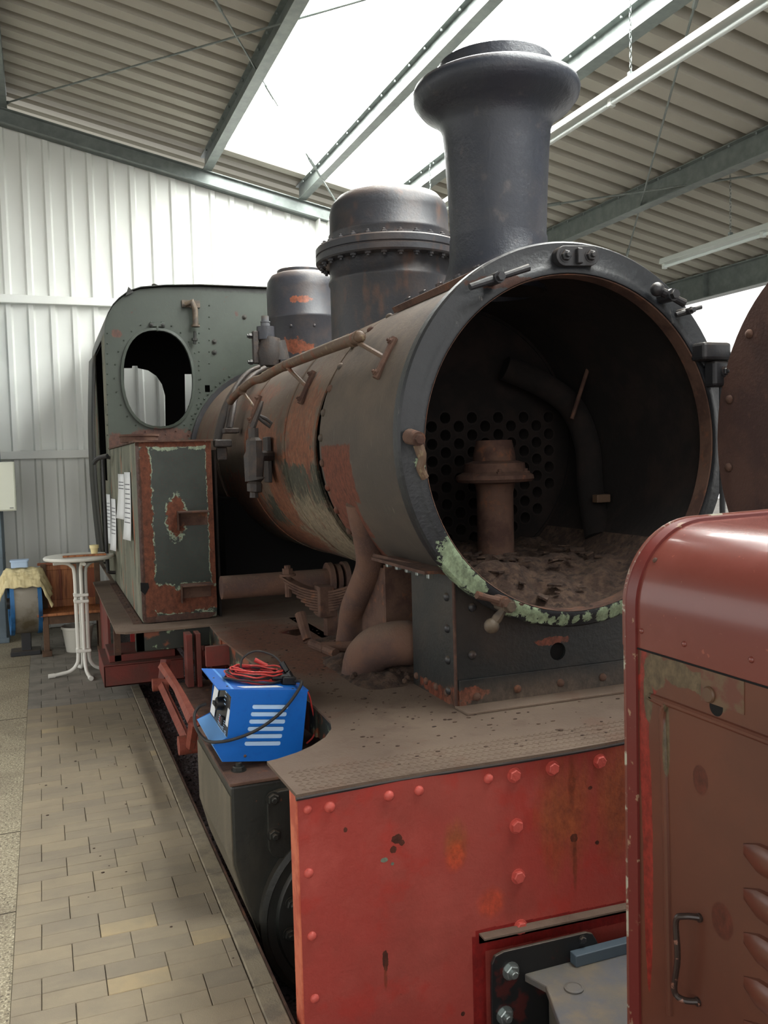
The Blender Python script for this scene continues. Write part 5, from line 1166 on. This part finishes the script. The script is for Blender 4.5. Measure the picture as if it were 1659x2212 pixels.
# control panel, facing left
def panel_pt(y, z): # on the plane from (QX+.018,.11) to (QX+.03,h-.05)
    t = (z-.11)/(h-.05-.11); return Vector((QX+.012+.012*t, QY+y, QZ+z))
def pq(y0, y1, z0, z1, m, nm, off=0.0):
    b = NB(); v = [b.verts.new(panel_pt(y, z)+Vector((-off, 0, 0))) for y, z in ((y0, z0), (y1, z0), (y1, z1), (y0, z1))]; b.faces.new(v); o = obj(nm, b, m, chg, False); o.modifiers.new('s', 'SOLIDIFY').thickness = .002; return o
pq(.004, d-.004, .09, h-.01, 'blk', 'control_panel')
pq(d-.12, d-.02, .12, h-.02, 'papr', 'meter', .004)
pq(.02, .07, .15, .225, 'papr', 'rating_label', .003)
for k in range(6): pq(.09, .22, .105+k*.010, .108+k*.010, 'slot', 'small_print', .003)
for k in range(4): pq(.13, .165, h-.10+k*.018, h-.096+k*.018, 'slot', 'small_print', .003)
c = panel_pt(.19, .215); b = NB(); lathe(b, [(0, .035), (.026, .035), (.03, .03), (.032, 0), (0, 0)], c, (-1, 0, 0), 20); box(b, c.x-.045, c.x-.03, c.y-.028, c.y+.028, c.z-.008, c.z+.008); obj('selector_knob', b, 'blk', chg, True, ang=30)
c = panel_pt(.13, .15); b = NB(); box(b, c.x-.012, c.x, c.y-.02, c.y+.02, c.z-.02, c.z+.02); obj('rocker_switch', b, 'blk', chg, False, bevel=.003)
b = NB(); box(b, c.x-.011, c.x, c.y+.024, c.y+.034, c.z-.015, c.z+.012); obj('red_switch', b, 'inkr', chg, False)
c = panel_pt(.03, .275); b = NB(); lathe(b, [(0, .012), (.008, .012), (.01, 0)], c, (-1, 0, 0), 14); obj('fuse_holder', b, 'dullsteel', chg)
# CE mark
cu = bpy.data.curves.new('ce_mark', 'FONT'); cu.body = 'CE'; cu.size = .03; cu.extrude = .0004
to = bpy.data.objects.new('tmp', cu); C.objects.link(to); dg = bpy.context.evaluated_depsgraph_get(); me = bpy.data.meshes.new_from_object(to.evaluated_get(dg)); bpy.data.objects.remove(to)
me.materials.clear(); me.materials.append(M['slot']); o = bpy.data.objects.new('ce_mark', me); C.objects.link(o); o.parent = chg
o.matrix_local = Matrix.Translation(panel_pt(.05, .11)+Vector((-.006, 0, 0))-chg.location) @ Matrix(((0, 0, -1, 0), (-1, 0, 0, 0), (0, 1, 0, 0), (0, 0, 0, 1)))
# warning strip on the top
b = NB(); v = [b.verts.new((QX+x, QY+y, QZ+h+.006)) for x, y in ((.045, .045), (.075, .02), (.26, .045), (.24, .075))]; b.faces.new(v); o = obj('top_label', b, 'papr', chg, False); o.modifiers.new('s', 'SOLIDIFY').thickness = .001
b = NB(); v = [b.verts.new((QX+x, QY+y, QZ+h+.0068)) for x, y in ((.075, .045), (.09, .033), (.24, .052), (.228, .066))]; b.faces.new(v); obj('label_print', b, 'ink', chg, False)
b = NB(); 
for s0 in (.005, ): v = [b.verts.new((QX+x, QY+y, QZ+h+.0055)) for x, y in ((.01, .0), (.022, .0), (.012, d), (.0, d))]; b.faces.new(v)
obj('cover_fold', b, 'blight', chg, False)
for (x, z) in ((.1, .025), ): inst('rivet', RV['rust'], chg, (QX+x, QY-.004, QZ+z), (0, -1, 0), .007)
for (x, y) in ((-.03, .22), (.0, .05), (.3, .02)): inst('rivet', RV['black'], chg, (QX+x, QY+y, QZ+h+.005), (0, 0, 1), .005)
# coiled leads
rnd = random.Random(5)
def coil(n, m, r, z0, nm, cxo=0, seed=0, turns=1):
    rnd = random.Random(seed); b = NB(); pts = []
    for t in range(n):
        ax_ = rnd.uniform(.105, .14); ay = rnd.uniform(.065, .10); cx = QX+.16+cxo+rnd.uniform(-.02, .02); cy = QY+.19+rnd.uniform(-.02, .02)
        for k in range(16):
            a = 2*PI*k/16; pts.append(Vector((cx+ax_*math.cos(a)+rnd.uniform(-.006, .006), cy+ay*math.sin(a)+rnd.uniform(-.006, .006), z0+.006*t+rnd.uniform(-.004, .006))))
    tube(b, smoothpts(pts, 3), r, 6); return obj(nm, b, m, chg, True, ang=80)
ZT = QZ+h+.012
coil(7, 'cabler', .0042, ZT, 'red_lead', 0, 1); coil(6, 'cableb', .0048, ZT+.006, 'black_lead', .01, 2); coil(2, 'cabler', .0042, ZT+.045, 'red_lead', -.005, 4)
# arching black lead, mains lead looping down in front, plugs
b = NB(); tube(b, smoothpts([(QX+.09, QY+.2, ZT+.04), (QX+.10, QY+.22, ZT+.09), (QX+.16, QY+.22, ZT+.125), (QX+.24, QY+.2, ZT+.11), (QX+.285, QY+.16, ZT+.07)], 6), .005, 8); obj('black_lead', b, 'cableb', chg)
b = NB(); tube(b, [(QX+.275, QY+.165, ZT+.085), (QX+.30, QY+.14, ZT+.045)], .015, 10); tube(b, [(QX+.30, QY+.14, ZT+.045), (QX+.33, QY+.12, ZT-.005)], .019, 8); tube(b, [(QX+.22, QY+.12, ZT+.02), (QX+.30, QY+.13, ZT+.02)], [.016, .02], 10); box(b, QX+.27, QX+.335, QY+.09, QY+.15, ZT-.005, ZT+.03); obj('clamp_plug', b, 'blk', chg, True, bevel=.003)
b = NB(); tube(b, [(QX+.17, QY+.27, ZT+.075), (QX+.23, QY+.25, ZT+.05)], [.011, .009], 10); obj('red_clamp_grip', b, 'cabler', chg)
def cp(u, v, y): return ony(u, v, y)
ml = [Vector((QX+.33, QY+.10, ZT+.01))] + [cp(u, v, y) for u, v, y in ((652, 1475, 3.87), (630, 1512, 3.84), (600, 1545, 3.84), (560, 1574, 3.84), (520, 1592, 3.84), (480, 1602, 3.86), (447, 1600, 3.95), (425, 1575, 4.05), (420, 1545, 4.12), (430, 1527, 4.15), (446, 1520, 4.15))]
rt_ = Matrix.Rotation(math.radians(-7.5), 4, 'Y')
inv = Matrix.Translation(chg.location) @ rt_ @ Matrix.Translation(-chg.location)
ml = [ml[0]] + [inv @ p for p in ml[1:]]
b = NB(); tube(b, smoothpts(ml, 6), .0072, 10); obj('mains_cable', b, 'cableb', chg)
rl = [Vector((QX+.30, QY+.13, ZT))] + [inv @ cp(u, v, y) for u, v, y in ((662, 1492, 3.98), (674, 1530, 3.98), (682, 1570, 3.98), (676, 1592, 3.98), (662, 1606, 3.98))]
b = NB(); tube(b, smoothpts(rl, 6), .0042, 8); obj('red_lead', b, 'cabler', chg)
chg.rotation_euler = (0, math.radians(7.5), 0)
